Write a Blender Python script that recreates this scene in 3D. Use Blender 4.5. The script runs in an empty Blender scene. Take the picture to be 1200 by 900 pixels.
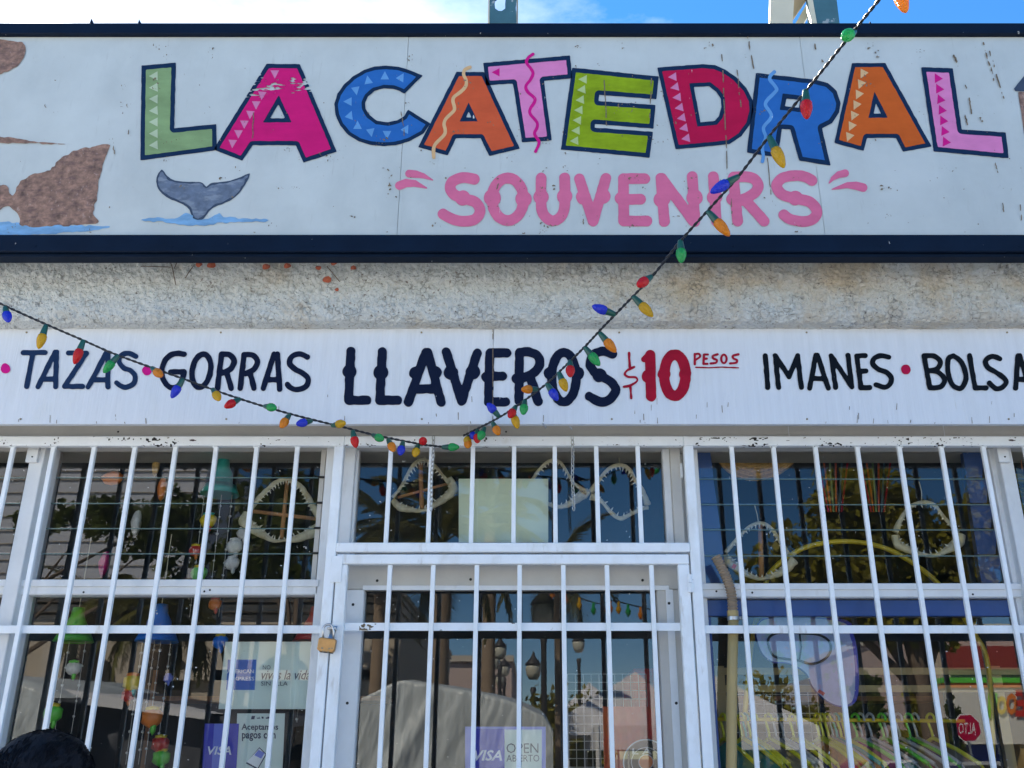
import bpy, bmesh, math, random
import numpy as np
from mathutils import Vector, Matrix, noise as mnoise
random.seed(7); np.random.seed(7)
S = bpy.context.scene
COL = S.collection
# ------------------------------------------------------------ camera
PITCH = math.radians(21.4); F = 1112.0; CX, CY = 623.0, 450.0
CAM = Vector((0.0, -3.6, 1.55))
cd = bpy.data.cameras.new('camera'); cam = bpy.data.objects.new('camera', cd); COL.objects.link(cam)
cam.location = CAM; cam.rotation_euler = (math.radians(90) + PITCH, 0, 0)
cd.sensor_width = 36; cd.lens = F / 1200 * 36; cd.shift_x = -23 / 1200; cd.clip_end = 2000; cd.clip_start = 0.05
S.camera = cam
S.render.resolution_x = 1024; S.render.resolution_y = 768
# ------------------------------------------------------------ light
SUN_EL, SUN_AZ = math.radians(42), math.radians(-36)      # azimuth from +Y towards +X
w = bpy.data.worlds.new('World'); S.world = w; w.use_nodes = True
nt = w.node_tree; nt.nodes.clear()
out = nt.nodes.new('ShaderNodeOutputWorld'); bg = nt.nodes.new('ShaderNodeBackground')
sky = nt.nodes.new('ShaderNodeTexSky'); sky.sky_type = 'NISHITA'; sky.sun_disc = False
sky.sun_elevation = SUN_EL; sky.sun_rotation = SUN_AZ; sky.air_density = 1.0; sky.dust_density = 0.0; sky.ozone_density = 4.0; sky.altitude = 2500
bg.inputs[1].default_value = 0.11
# thin white cloud, thicker towards the sun side
tc = nt.nodes.new('ShaderNodeTexCoord'); mp = nt.nodes.new('ShaderNodeMapping'); mp.inputs['Scale'].default_value = (1.6, 1.6, 4.0)
nz = nt.nodes.new('ShaderNodeTexNoise'); nz.inputs['Scale'].default_value = 2.2; nz.inputs['Detail'].default_value = 8; nz.inputs['Roughness'].default_value = 0.6
dp = nt.nodes.new('ShaderNodeVectorMath'); dp.operation = 'DOT_PRODUCT'
sd = Vector((math.sin(SUN_AZ) * math.cos(SUN_EL), math.cos(SUN_AZ) * math.cos(SUN_EL), math.sin(SUN_EL)))
dp.inputs[1].default_value = sd
nrm = nt.nodes.new('ShaderNodeVectorMath'); nrm.operation = 'NORMALIZE'
mr = nt.nodes.new('ShaderNodeMapRange'); mr.inputs[1].default_value = 0.80; mr.inputs[2].default_value = 1.0; mr.inputs[3].default_value = 0.0; mr.inputs[4].default_value = 0.43
ad = nt.nodes.new('ShaderNodeMath'); ad.operation = 'ADD'
rp = nt.nodes.new('ShaderNodeMapRange'); rp.inputs[1].default_value = 0.60; rp.inputs[2].default_value = 1.12; rp.inputs[4].default_value = 0.85
mx = nt.nodes.new('ShaderNodeMix'); mx.data_type = 'RGBA'
mx.inputs[7].default_value = (4.6, 5.2, 6.3, 1)
L = nt.links.new
L(tc.outputs['Generated'], mp.inputs[0]); L(mp.outputs[0], nz.inputs['Vector'])
L(tc.outputs['Generated'], nrm.inputs[0]); L(nrm.outputs[0], dp.inputs[0]); L(dp.outputs['Value'], mr.inputs[0])
L(nz.outputs['Fac'], ad.inputs[0]); L(mr.outputs[0], ad.inputs[1]); L(ad.outputs[0], rp.inputs[0])
hs = nt.nodes.new('ShaderNodeHueSaturation'); hs.inputs['Saturation'].default_value = 1.25; hs.inputs['Value'].default_value = 0.92
L(sky.outputs[0], hs.inputs['Color']); L(rp.outputs[0], mx.inputs[0]); L(hs.outputs[0], mx.inputs[6]); L(mx.outputs[2], bg.inputs[0]); L(bg.outputs[0], out.inputs[0])
sl = bpy.data.lights.new('sun', 'SUN'); sl.energy = 4.5; sl.angle = math.radians(0.53); sl.color = (1, 0.95, 0.87)
so = bpy.data.objects.new('sun', sl); COL.objects.link(so); so.rotation_euler = (-sd).to_track_quat('-Z', 'Y').to_euler(); so.location = (-5, 5, 12)
S.view_settings.view_transform = 'Standard'; S.view_settings.look = 'None'; S.view_settings.gamma = 1
S.view_settings.exposure = 1.95
S.view_settings.use_white_balance = True; S.view_settings.white_balance_temperature = 7350; S.view_settings.white_balance_tint = 10
S.render.engine = 'CYCLES'
S.cycles.max_bounces = 8; S.cycles.transparent_max_bounces = 16; S.cycles.glossy_bounces = 4

# ------------------------------------------------------------ projection helpers
ct, st = math.cos(PITCH), math.sin(PITCH)
YG = 0.14                                    # glass plane
def P(px, py, Y):
    a = (px - CX) / F; b = (CY - py) / F
    t = (Y - CAM.y) / (ct - b * st)
    return Vector((a * t, Y, CAM.z + (st + b * ct) * t))
def PX(px, Y, py=524): return P(px, py, Y).x
def PZ(py, Y): return P(600, py, Y).z
def RP(px, py, D):                           # place across the street so that it mirrors there
    v = P(px, py, YG + D); return Vector((v.x, YG - D, v.z))
# ------------------------------------------------------------ object helpers
WL = {}
def link(o, parent=None, loc=None):
    COL.objects.link(o)
    if loc is not None: o.location = Vector(loc) - (WL[parent.name] if parent else Vector())
    if parent: o.parent = parent
    WL[o.name] = Vector(loc) if loc is not None else (WL[parent.name].copy() if parent else Vector())
    return o
def tag(o, label=None, cat=None, group=None, kind=None):
    if label: o['label'] = label
    if cat: o['category'] = cat
    if group: o['group'] = group
    if kind: o['kind'] = kind
    return o
def thing(name, label, cat, loc=(0, 0, 0), group=None):
    o = bpy.data.objects.new(name, None); o.empty_display_size = 0.05
    link(o, None, loc); return tag(o, label, cat, group)
def mk(name, v, f, mat, parent=None, smooth=False, kind=None, base=None):
    off = WL[parent.name] if parent else Vector(base) if base is not None else Vector()
    me = bpy.data.meshes.new(name)
    a = np.asarray(v, dtype=float).reshape(-1, 3) - np.array(off)
    me.from_pydata(a.tolist(), [], f)
    if mat: me.materials.append(mat)
    if smooth: me.polygons.foreach_set('use_smooth', [True] * len(me.polygons))
    me.update()
    o = bpy.data.objects.new(name, me)
    if parent: link(o, parent)
    else:
        link(o, None, off)
    if kind: o['kind'] = kind
    return o
def inst(name, me, loc, parent=None, rot=(0, 0, 0), scale=(1, 1, 1)):
    o = bpy.data.objects.new(name, me); link(o, parent, loc)
    o.rotation_euler = rot; o.scale = scale; return o
class MB:
    def __init__(s): s.v = []; s.f = []
    def add(s, v, f):
        n = len(s.v); s.v += [tuple(p) for p in v]; s.f += [tuple(i + n for i in q) for q in f]; return s
    def box(s, x0, x1, y0, y1, z0, z1, bev=0.0):
        if x0 > x1: x0, x1 = x1, x0
        if y0 > y1: y0, y1 = y1, y0
        if z0 > z1: z0, z1 = z1, z0
        if bev <= 0:
            v = [(x, y, z) for z in (z0, z1) for y in (y0, y1) for x in (x0, x1)]
            return s.add(v, [(0, 2, 3, 1), (4, 5, 7, 6), (0, 1, 5, 4), (2, 6, 7, 3), (0, 4, 6, 2), (1, 3, 7, 5)])
        b = min(bev, (x1 - x0) / 2.2, (y1 - y0) / 2.2, (z1 - z0) / 2.2)
        bm = bmesh.new(); bmesh.ops.create_cube(bm, size=1)
        for p in bm.verts: p.co = Vector(((x0 + x1) / 2 + p.co.x * (x1 - x0), (y0 + y1) / 2 + p.co.y * (y1 - y0), (z0 + z1) / 2 + p.co.z * (z1 - z0)))
        bmesh.ops.bevel(bm, geom=bm.edges[:], offset=b, segments=1, affect='EDGES')
        bm.verts.index_update(); r = s.add([p.co for p in bm.verts], [[q.index for q in fc.verts] for fc in bm.faces]); bm.free(); return r
    def sweep(s, pts, rad, n=8, flat=None, cap=True, phase=0):
        # tube along pts, radius per point; flat=(axis vector, factor) squashes along axis
        pts = [Vector(p) for p in pts]
        if not hasattr(rad, '__len__'): rad = [rad] * len(pts)
        base = len(s.v); up = None
        for i, p in enumerate(pts):
            t = (pts[min(i + 1, len(pts) - 1)] - pts[max(i - 1, 0)])
            t = t.normalized() if t.length > 1e-9 else Vector((0, 0, 1))
            if up is None: up = Vector((0, 1, 0)) if abs(t.y) < 0.9 else Vector((1, 0, 0))
            a = t.cross(up).normalized(); b = a.cross(t).normalized(); up = b
            for k in range(n):
                an = 2 * math.pi * k / n + phase
                d = (a * math.cos(an) + b * math.sin(an)) * rad[i]
                if flat: ax, fc = flat; d = d - ax * d.dot(ax) * (1 - fc)
                s.v.append(tuple(p + d))
        for i in range(len(pts) - 1):
            for k in range(n):
                a0 = base + i * n + k; a1 = base + i * n + (k + 1) % n
                s.f.append((a0, a0 + n, a1 + n, a1))
        if cap:
            s.f.append(tuple(base + k for k in range(n)))
            s.f.append(tuple(base + (len(pts) - 1) * n + k for k in reversed(range(n))))
        return s
    def lathe(s, c, prof, n=16, axis=Vector((0, 0, 1))):
        c = Vector(c); axis = Vector(axis).normalized(); u = axis.orthogonal().normalized(); w_ = axis.cross(u); v = []; f = []
        for r, h in prof:
            for k in range(n): t = 2 * math.pi * k / n; v.append(tuple(c + axis * h + (u * math.cos(t) + w_ * math.sin(t)) * max(r, 1e-4)))
        for i in range(len(prof) - 1):
            for k in range(n): a = i * n + k; b = i * n + (k + 1) % n; f.append((a, b, b + n, a + n))
        f.append(tuple(reversed(range(n)))); f.append(tuple((len(prof) - 1) * n + k for k in range(n)))
        return s.add(v, f)
    def prism(s, poly, y0, y1):               # poly in (x,z) counter clockwise seen from -Y
        n = len(poly); b = len(s.v)
        s.v += [(x, y0, z) for x, z in poly] + [(x, y1, z) for x, z in poly]
        s.f.append(tuple(b + i for i in range(n))); s.f.append(tuple(b + n + i for i in reversed(range(n))))
        for i in range(n): j = (i + 1) % n; s.f.append((b + i, b + n + i, b + n + j, b + j))
        return s
    def build(s, name, mat, parent=None, smooth=False, kind=None, base=None):
        return mk(name, s.v, s.f, mat, parent, smooth, kind, base)
def spline(pts, n=6, closed=False):
    pts = [np.array(p, float) for p in pts]; m = len(pts); o = []
    rng = range(m if closed else m - 1)
    for i in rng:
        g = (lambda k: pts[k % m]) if closed else (lambda k: pts[min(max(k, 0), m - 1)])
        p0, p1, p2, p3 = g(i - 1), g(i), g(i + 1), g(i + 2)
        for k in range(n):
            t = k / n
            o.append(0.5 * (2 * p1 + (p2 - p0) * t + (2 * p0 - 5 * p1 + 4 * p2 - p3) * t * t + (3 * p1 - p0 - 3 * p2 + p3) * t ** 3))
    if not closed: o.append(pts[-1])
    return o
def ico(c, r, sub=2, sc=(1, 1, 1), nz=0.0, ns=3.0):
    bm = bmesh.new(); bmesh.ops.create_icosphere(bm, subdivisions=sub, radius=1)
    v = []
    for p in bm.verts:
        q = p.co.copy(); k = 1 + nz * mnoise.noise(q * ns + Vector(c))
        v.append((c[0] + q.x * r * sc[0] * k, c[1] + q.y * r * sc[1] * k, c[2] + q.z * r * sc[2] * k))
    f = [[q.index for q in fc.verts] for fc in bm.faces]; bm.free(); return v, f

# ------------------------------------------------------------ materials
def mat(name, col, rough=0.6, metal=0.0, var=0.12, vs=6.0, bump=0.0, bs=60.0, stretch=(1, 1, 1), spots=None, spec=0.5, coat=0.0, trans=0.0, sub=None):
    m = bpy.data.materials.new(name); m.use_nodes = True; n = m.node_tree; N = n.nodes; Lk = n.links.new
    p = N['Principled BSDF']; p.inputs['Roughness'].default_value = rough; p.inputs['Metallic'].default_value = metal
    p.inputs['Specular IOR Level'].default_value = spec; p.inputs['Coat Weight'].default_value = coat
    p.inputs['Transmission Weight'].default_value = trans
    tcn = N.new('ShaderNodeTexCoord'); mpn = N.new('ShaderNodeMapping'); mpn.inputs['Scale'].default_value = stretch
    Lk(tcn.outputs['Object'], mpn.inputs[0])
    t = N.new('ShaderNodeTexNoise'); t.inputs['Scale'].default_value = vs; t.inputs['Detail'].default_value = 6; t.inputs['Roughness'].default_value = 0.65
    Lk(mpn.outputs[0], t.inputs['Vector'])
    r = N.new('ShaderNodeMapRange'); r.inputs[1].default_value = 0.3; r.inputs[2].default_value = 0.7; r.inputs[3].default_value = 1 - var; r.inputs[4].default_value = 1 + var * 0.6
    Lk(t.outputs['Fac'], r.inputs[0])
    h = N.new('ShaderNodeVectorMath'); h.operation = 'SCALE'; h.inputs[0].default_value = col[:3]; Lk(r.outputs[0], h.inputs['Scale'])
    last = h.outputs[0]
    if spots:
        for (sc2, thr, wd, scol, sstr) in spots:
            mp2 = N.new('ShaderNodeMapping'); mp2.inputs['Scale'].default_value = sstr; Lk(tcn.outputs['Object'], mp2.inputs[0])
            q = N.new('ShaderNodeTexNoise'); q.inputs['Scale'].default_value = sc2; q.inputs['Detail'].default_value = 5; q.inputs['Roughness'].default_value = 0.6
            Lk(mp2.outputs[0], q.inputs['Vector'])
            rr = N.new('ShaderNodeMapRange'); rr.inputs[1].default_value = thr; rr.inputs[2].default_value = thr + wd
            Lk(q.outputs['Fac'], rr.inputs[0]); mm = N.new('ShaderNodeMix'); mm.data_type = 'RGBA'; mm.inputs[7].default_value = (*scol[:3], 1)
            if len(scol) > 3:
                mu = N.new('ShaderNodeMath'); mu.operation = 'MULTIPLY'; mu.inputs[1].default_value = scol[3]; Lk(rr.outputs[0], mu.inputs[0]); Lk(mu.outputs[0], mm.inputs[0])
            else: Lk(rr.outputs[0], mm.inputs[0])
            Lk(last, mm.inputs[6]); last = mm.outputs[2]
    Lk(last, p.inputs['Base Color'])
    if bump:
        t2 = N.new('ShaderNodeTexNoise'); t2.inputs['Scale'].default_value = bs; t2.inputs['Detail'].default_value = 5
        Lk(mpn.outputs[0], t2.inputs['Vector']); b = N.new('ShaderNodeBump'); b.inputs['Strength'].default_value = bump; b.inputs['Distance'].default_value = 0.01
        Lk(t2.outputs['Fac'], b.inputs['Height']); Lk(b.outputs[0], p.inputs['Normal'])
    return m
CH = (0.12, 0.05, 0.03)
M = {}
M['white'] = mat('white_paint_metal', (0.83, 0.87, 0.90), 0.42, var=0.07, vs=9, bump=0.06, bs=45, spots=[(55, 0.735, 0.01, (0.09, 0.04, 0.03), (1, 1, 1)), (11, 0.50, 0.2, (0.60, 0.59, 0.54, 0.45), (1, 1, 0.4)), (28, .62, .1, (.45, .42, .37, .45), (1, 1, .25))])
M['white_chip'] = mat('chipped_white_paint_metal', (0.83, 0.87, 0.90), 0.42, var=0.07, vs=9, bump=0.08, bs=45, spots=[(48, 0.665, 0.012, (0.05, 0.03, 0.03), (0.6, 1, 1.3)), (14, 0.6, 0.15, (0.6, 0.57, 0.5, 0.4), (1, 1, 1))])
M['frame'] = mat('window_frame_paint', (0.74, 0.76, 0.77), 0.45, var=0.08, vs=7, bump=0.05, bs=30, spots=[(22, 0.6, 0.15, (0.5, 0.49, 0.45, 0.4), (1, 1, 0.3))])
M['sign'] = mat('sign_white_paint', (0.50, 0.55, 0.545), 0.55, var=0.10, vs=3.0, bump=0.10, bs=14, spots=[(5, 0.50, 0.25, (0.40, 0.45, 0.45, 0.55), (1, 1, 0.5)), (30, 0.62, 0.12, (0.35, 0.38, 0.37, 0.5), (1.5, 1, 0.15)), (60, 0.735, 0.02, (0.16, 0.12, 0.10), (1, 1, 0.7)), (2.2, 0.5, 0.3, (0.58, 0.62, 0.62, 0.5), (1, 1, 1))])
M['board'] = mat('board_white_paint', (0.67, 0.71, 0.76), 0.55, var=0.06, vs=40, stretch=(1, 1, 0.05), bump=0.25, bs=130, spots=[(120, 0.70, 0.03, (0.45, 0.42, 0.38, 0.75), (1, 1, 0.025)), (5, 0.56, 0.25, (0.58, 0.61, 0.60, 0.5), (1, 1, 0.6)), (50, 0.745, 0.01, (0.2, 0.16, 0.13), (1, 1, 0.8))])
M['navy'] = mat('navy_paint', (0.002, 0.010, 0.028), 0.55, spec=0.12, var=0.25, vs=5, bump=0.08, bs=30, spots=[(40, 0.72, 0.012, (0.4, 0.42, 0.42), (1, 1, 0.4))])
M['soffit'] = mat('lintel_paint', (0.55, 0.53, 0.49), 0.7, var=0.1, vs=5, bump=0.1)
def paint(n, c, v=0.12): return mat(n, c, 0.6, spec=0.1, var=v, vs=14, bump=0.12, bs=40, stretch=(0.5, 1, 1), spots=[(45, 0.715, 0.015, (0.55, 0.58, 0.58), (1, 1, 0.3))])
M['p_navy'] = paint('paint_navy', (0.006, 0.026, 0.07)); M['p_text'] = paint('paint_dark_navy', (0.004, 0.010, 0.034)); M['p_text2'] = paint('paint_blue_black', (0.003, 0.006, 0.011)); M['p_text3'] = paint('paint_slate_navy', (0.009, 0.030, 0.085))
M['p_green'] = paint('paint_olive', (0.21, 0.33, 0.16), 0.2); M['p_mag'] = paint('paint_magenta', (0.60, 0.012, 0.16)); M['p_blue'] = paint('paint_blue', (0.015, 0.13, 0.42))
M['p_or'] = paint('paint_orange', (0.60, 0.10, 0.04)); M['p_pink'] = paint('paint_pink', (0.68, 0.22, 0.46)); M['p_lime'] = paint('paint_lime', (0.24, 0.36, 0.015), 0.3); M['p_crim'] = paint('paint_crimson', (0.47, 0.008, 0.06))
M['p_or2'] = paint('paint_burnt_orange', (0.58, 0.11, 0.02)); M['p_souv'] = paint('paint_rose', (0.66, 0.15, 0.28)); M['p_lgreen'] = paint('paint_pale_green', (0.42, 0.52, 0.36)); M['p_lpink'] = paint('paint_light_mauve', (0.60, 0.20, 0.38))
M['p_lblue'] = paint('paint_light_blue', (0.10, 0.30, 0.60)); M['p_peach'] = paint('paint_peach', (0.66, 0.42, 0.22)); M['p_hot'] = paint('paint_hot_pink', (0.60, 0.01, 0.22)); M['p_ltlime'] = paint('paint_light_lime', (0.42, 0.54, 0.24))
M['p_red'] = paint('paint_dark_red', (0.36, 0.008, 0.03), 0.25); M['p_rock'] = mat('paint_rock_brown', (0.30, 0.17, 0.12), 0.6, var=0.7, vs=28, bump=0.1, spots=[(40, .5, .15, (.09, .05, .05, .6), (.6, 1, 1.4)), (55, .6, .1, (.45, .33, .28, .6), (1.4, 1, .7))]); M['p_whale'] = mat('paint_whale_grey', (0.12, 0.16, 0.23), 0.55, var=0.4, vs=22, spots=[(35, .52, .1, (.28, .33, .38, .5), (.4, 1, 1.2))]); M['p_sea'] = mat('paint_sea_blue', (0.17, 0.38, 0.62), 0.6, var=0.35, vs=30, stretch=(0.3, 1, 1))
M['p_wd'] = paint('paint_whale_dark', (0.05, 0.075, 0.12)); M['rust'] = mat('rust_stain', (0.20, 0.15, 0.10), 0.8, var=0.6, vs=80); M['dark'] = mat('dark_hole', (0.02, 0.02, 0.02), 0.8)
M['brass'] = mat('brass', (0.55, 0.30, 0.12), 0.35, metal=0.75, var=0.15, vs=30, bump=0.15, bs=120); M['steel'] = mat('steel', (0.55, 0.56, 0.58), 0.3, metal=0.9, var=0.2, vs=40); M['chain'] = mat('galvanised_chain', (0.5, 0.49, 0.46), 0.4, metal=0.7, var=0.3, vs=60)
M['bone'] = mat('bone', (0.62, 0.56, 0.40), 0.45, var=0.3, vs=25, bump=0.35, bs=60, spots=[(18, .52, .15, (.42, .30, .14, .6), (1, 1, 1))]); M['tooth'] = mat('tooth_enamel', (0.75, 0.72, 0.62), 0.3); M['stick'] = mat('wooden_stick', (0.45, 0.20, 0.09), 0.6, var=0.3, vs=20, stretch=(1, 1, 0.2))
M['wire'] = mat('cable_dark', (0.008, 0.012, 0.02), 0.35, var=0.2); M['socket'] = mat('socket_green', (0.008, 0.085, 0.065), 0.35, var=0.15)
M['hose'] = mat('hose_brown', (0.30, 0.22, 0.15), 0.5, var=0.15, vs=20); M['pipe'] = mat('pipe_tan', (0.42, 0.31, 0.13), 0.45, var=0.15, vs=8, stretch=(1, 1, .2))
M['bluefr'] = mat('blue_frame_paint', (0.004, 0.055, 0.22), 0.4, var=0.15, vs=6); M['straw'] = mat('straw', (0.66, 0.40, 0.13), 0.7, var=0.35, vs=60, bump=0.4, bs=150)
M['paper'] = mat('yellowed_paper', (0.66, 0.72, 0.58), 0.75, var=0.07, vs=4); M['poster'] = mat('poster_grey', (0.62, 0.72, 0.69), 0.6, var=0.05, vs=4); M['pblue'] = mat('poster_blue', (0.01, 0.13, 0.50), 0.5, var=0.05); M['vblue'] = mat('card_blue', (0.02, 0.03, 0.45), 0.5, var=0.08); M['lblue'] = mat('card_light_blue', (0.16, 0.22, 0.68), 0.5, var=0.05)
M['ink'] = mat('ink_navy', (0.01, 0.02, 0.07), 0.6); M['pwhite'] = mat('print_white', (0.8, 0.82, 0.85), 0.6)
M['teal'] = mat('plastic_teal', (0.01, 0.38, 0.34), 0.35); M['gplas'] = mat('plastic_green', (0.10, 0.58, 0.06), 0.35); M['bplas'] = mat('plastic_blue', (0.01, 0.20, 0.75), 0.35); M['rplas'] = mat('plastic_red', (0.55, 0.03, 0.02), 0.35); M['oplas'] = mat('plastic_orange', (0.75, 0.2, 0.03), 0.4); M['yplas'] = mat('plastic_yellow', (0.70, 0.50, 0.03), 0.4)
M['hy'] = mat('hanger_yellow_green', (0.62, 0.62, 0.04), 0.4); M['hg'] = mat('hanger_grey', (0.42, 0.44, 0.46), 0.4); M['shell'] = mat('shell_white', (0.65, 0.64, 0.62), 0.5, var=0.3, vs=40)
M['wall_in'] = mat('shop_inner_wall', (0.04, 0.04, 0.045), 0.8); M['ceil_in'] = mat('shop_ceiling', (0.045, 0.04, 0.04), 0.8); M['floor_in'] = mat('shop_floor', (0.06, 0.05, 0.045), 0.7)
M['pave'] = mat('pavement_concrete', (0.46, 0.44, 0.41), 0.85, var=0.15, vs=2, bump=0.3, bs=30); M['asph'] = mat('worn_concrete_road', (0.27, 0.26, 0.25), 0.9, var=0.2, vs=3, bump=0.4, bs=80); M['stuccow'] = mat('shop_wall_paint', (0.62, 0.62, 0.60), 0.8, var=0.12, vs=2, bump=0.5, bs=40)
M['teal_post'] = mat('teal_post_paint', (0.045, 0.13, 0.16), 0.5, var=0.2, vs=8, spots=[(14, 0.60, 0.02, (0.28, 0.33, 0.35), (1, 1, 1))]); M['cream'] = mat('cream_paint', (0.58, 0.54, 0.42), 0.6, var=0.12, vs=4); M['olive'] = mat('olive_drab_paint', (0.24, 0.20, 0.13), 0.6, var=0.15, vs=4)
M['leafdry'] = mat('dry_leaf', (0.42, 0.10, 0.05), 0.7, var=0.3, vs=40); M['grid'] = mat('wire_grid_white', (0.6, 0.6, 0.6), 0.4)
def stucco():
    m = bpy.data.materials.new('stucco_rough'); m.use_nodes = True; n = m.node_tree; N = n.nodes; Lk = n.links.new; p = N['Principled BSDF']; p.inputs['Roughness'].default_value = 0.9
    tcn = N.new('ShaderNodeTexCoord'); v = N.new('ShaderNodeTexVoronoi'); v.feature = 'DISTANCE_TO_EDGE'; v.inputs['Scale'].default_value = 36
    wr = N.new('ShaderNodeTexNoise'); wr.inputs['Scale'].default_value = 26; wr.inputs['Detail'].default_value = 6
    wm = N.new('ShaderNodeVectorMath'); wm.operation = 'MULTIPLY_ADD'; wm.inputs[1].default_value = (0.03, 0.03, 0.03)
    Lk(tcn.outputs['Object'], wr.inputs['Vector']); Lk(wr.outputs['Color'], wm.inputs[0]); Lk(tcn.outputs['Object'], wm.inputs[2]); Lk(wm.outputs[0], v.inputs['Vector'])
    cr = N.new('ShaderNodeMapRange'); cr.inputs[1].default_value = 0.0; cr.inputs[2].default_value = 0.035; Lk(v.outputs['Distance'], cr.inputs[0])
    gate = N.new('ShaderNodeTexNoise'); gate.inputs['Scale'].default_value = 13; gate.inputs['Detail'].default_value = 4; Lk(tcn.outputs['Object'], gate.inputs['Vector'])
    gr = N.new('ShaderNodeMapRange'); gr.inputs[1].default_value = 0.50; gr.inputs[2].default_value = 0.60; gr.inputs[3].default_value = 1; gr.inputs[4].default_value = 0; Lk(gate.outputs['Fac'], gr.inputs[0])
    mxx = N.new('ShaderNodeMath'); mxx.operation = 'MAXIMUM'; Lk(cr.outputs[0], mxx.inputs[0]); Lk(gr.outputs[0], mxx.inputs[1])
    st2 = N.new('ShaderNodeTexNoise'); st2.inputs['Scale'].default_value = 2.6; st2.inputs['Detail'].default_value = 7; st2.inputs['Roughness'].default_value = .7
    sep = N.new('ShaderNodeSeparateXYZ'); Lk(tcn.outputs['Object'], sep.inputs[0]); Lk(tcn.outputs['Object'], st2.inputs['Vector'])
    sx = N.new('ShaderNodeMapRange'); sx.inputs[1].default_value = -1.5; sx.inputs[2].default_value = 1.6; sx.inputs[3].default_value = -0.10; sx.inputs[4].default_value = 0.08; Lk(sep.outputs[0], sx.inputs[0])
    sm = N.new('ShaderNodeMath'); sm.operation = 'ADD'; Lk(st2.outputs['Fac'], sm.inputs[0]); Lk(sx.outputs[0], sm.inputs[1])
    sr = N.new('ShaderNodeMapRange'); sr.inputs[1].default_value = 0.48; sr.inputs[2].default_value = 0.68; Lk(sm.outputs[0], sr.inputs[0])
    c1 = N.new('ShaderNodeMix'); c1.data_type = 'RGBA'; c1.inputs[6].default_value = (0.66, 0.70, 0.70, 1); c1.inputs[7].default_value = (0.60, 0.53, 0.42, 1); Lk(sr.outputs[0], c1.inputs[0])
    c2 = N.new('ShaderNodeMix'); c2.data_type = 'RGBA'; c2.inputs[6].default_value = (0.38, 0.37, 0.34, 1); Lk(mxx.outputs[0], c2.inputs[0]); Lk(c1.outputs[2], c2.inputs[7])
    pit = N.new('ShaderNodeTexNoise'); pit.inputs['Scale'].default_value = 85; pit.inputs['Detail'].default_value = 3; Lk(tcn.outputs['Object'], pit.inputs['Vector'])
    pr = N.new('ShaderNodeMapRange'); pr.inputs[1].default_value = 0.28; pr.inputs[2].default_value = 0.37; Lk(pit.outputs['Fac'], pr.inputs[0])
    c3 = N.new('ShaderNodeMix'); c3.data_type = 'RGBA'; c3.inputs[6].default_value = (0.22, 0.20, 0.18, 1); Lk(pr.outputs[0], c3.inputs[0]); Lk(c2.outputs[2], c3.inputs[7]); Lk(c3.outputs[2], p.inputs['Base Color'])
    hb = N.new('ShaderNodeTexNoise'); hb.inputs['Scale'].default_value = 95; hb.inputs['Detail'].default_value = 6; Lk(tcn.outputs['Object'], hb.inputs['Vector'])
    ha = N.new('ShaderNodeMath'); ha.operation = 'MULTIPLY_ADD'; ha.inputs[1].default_value = 0.35; Lk(mxx.outputs[0], ha.inputs[0]); Lk(hb.outputs['Fac'], ha.inputs[2])
    b = N.new('ShaderNodeBump'); b.inputs['Strength'].default_value = 1.0; b.inputs['Distance'].default_value = 0.02; Lk(ha.outputs[0], b.inputs['Height']); Lk(b.outputs[0], p.inputs['Normal'])
    return m
M['stucco'] = stucco()
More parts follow.
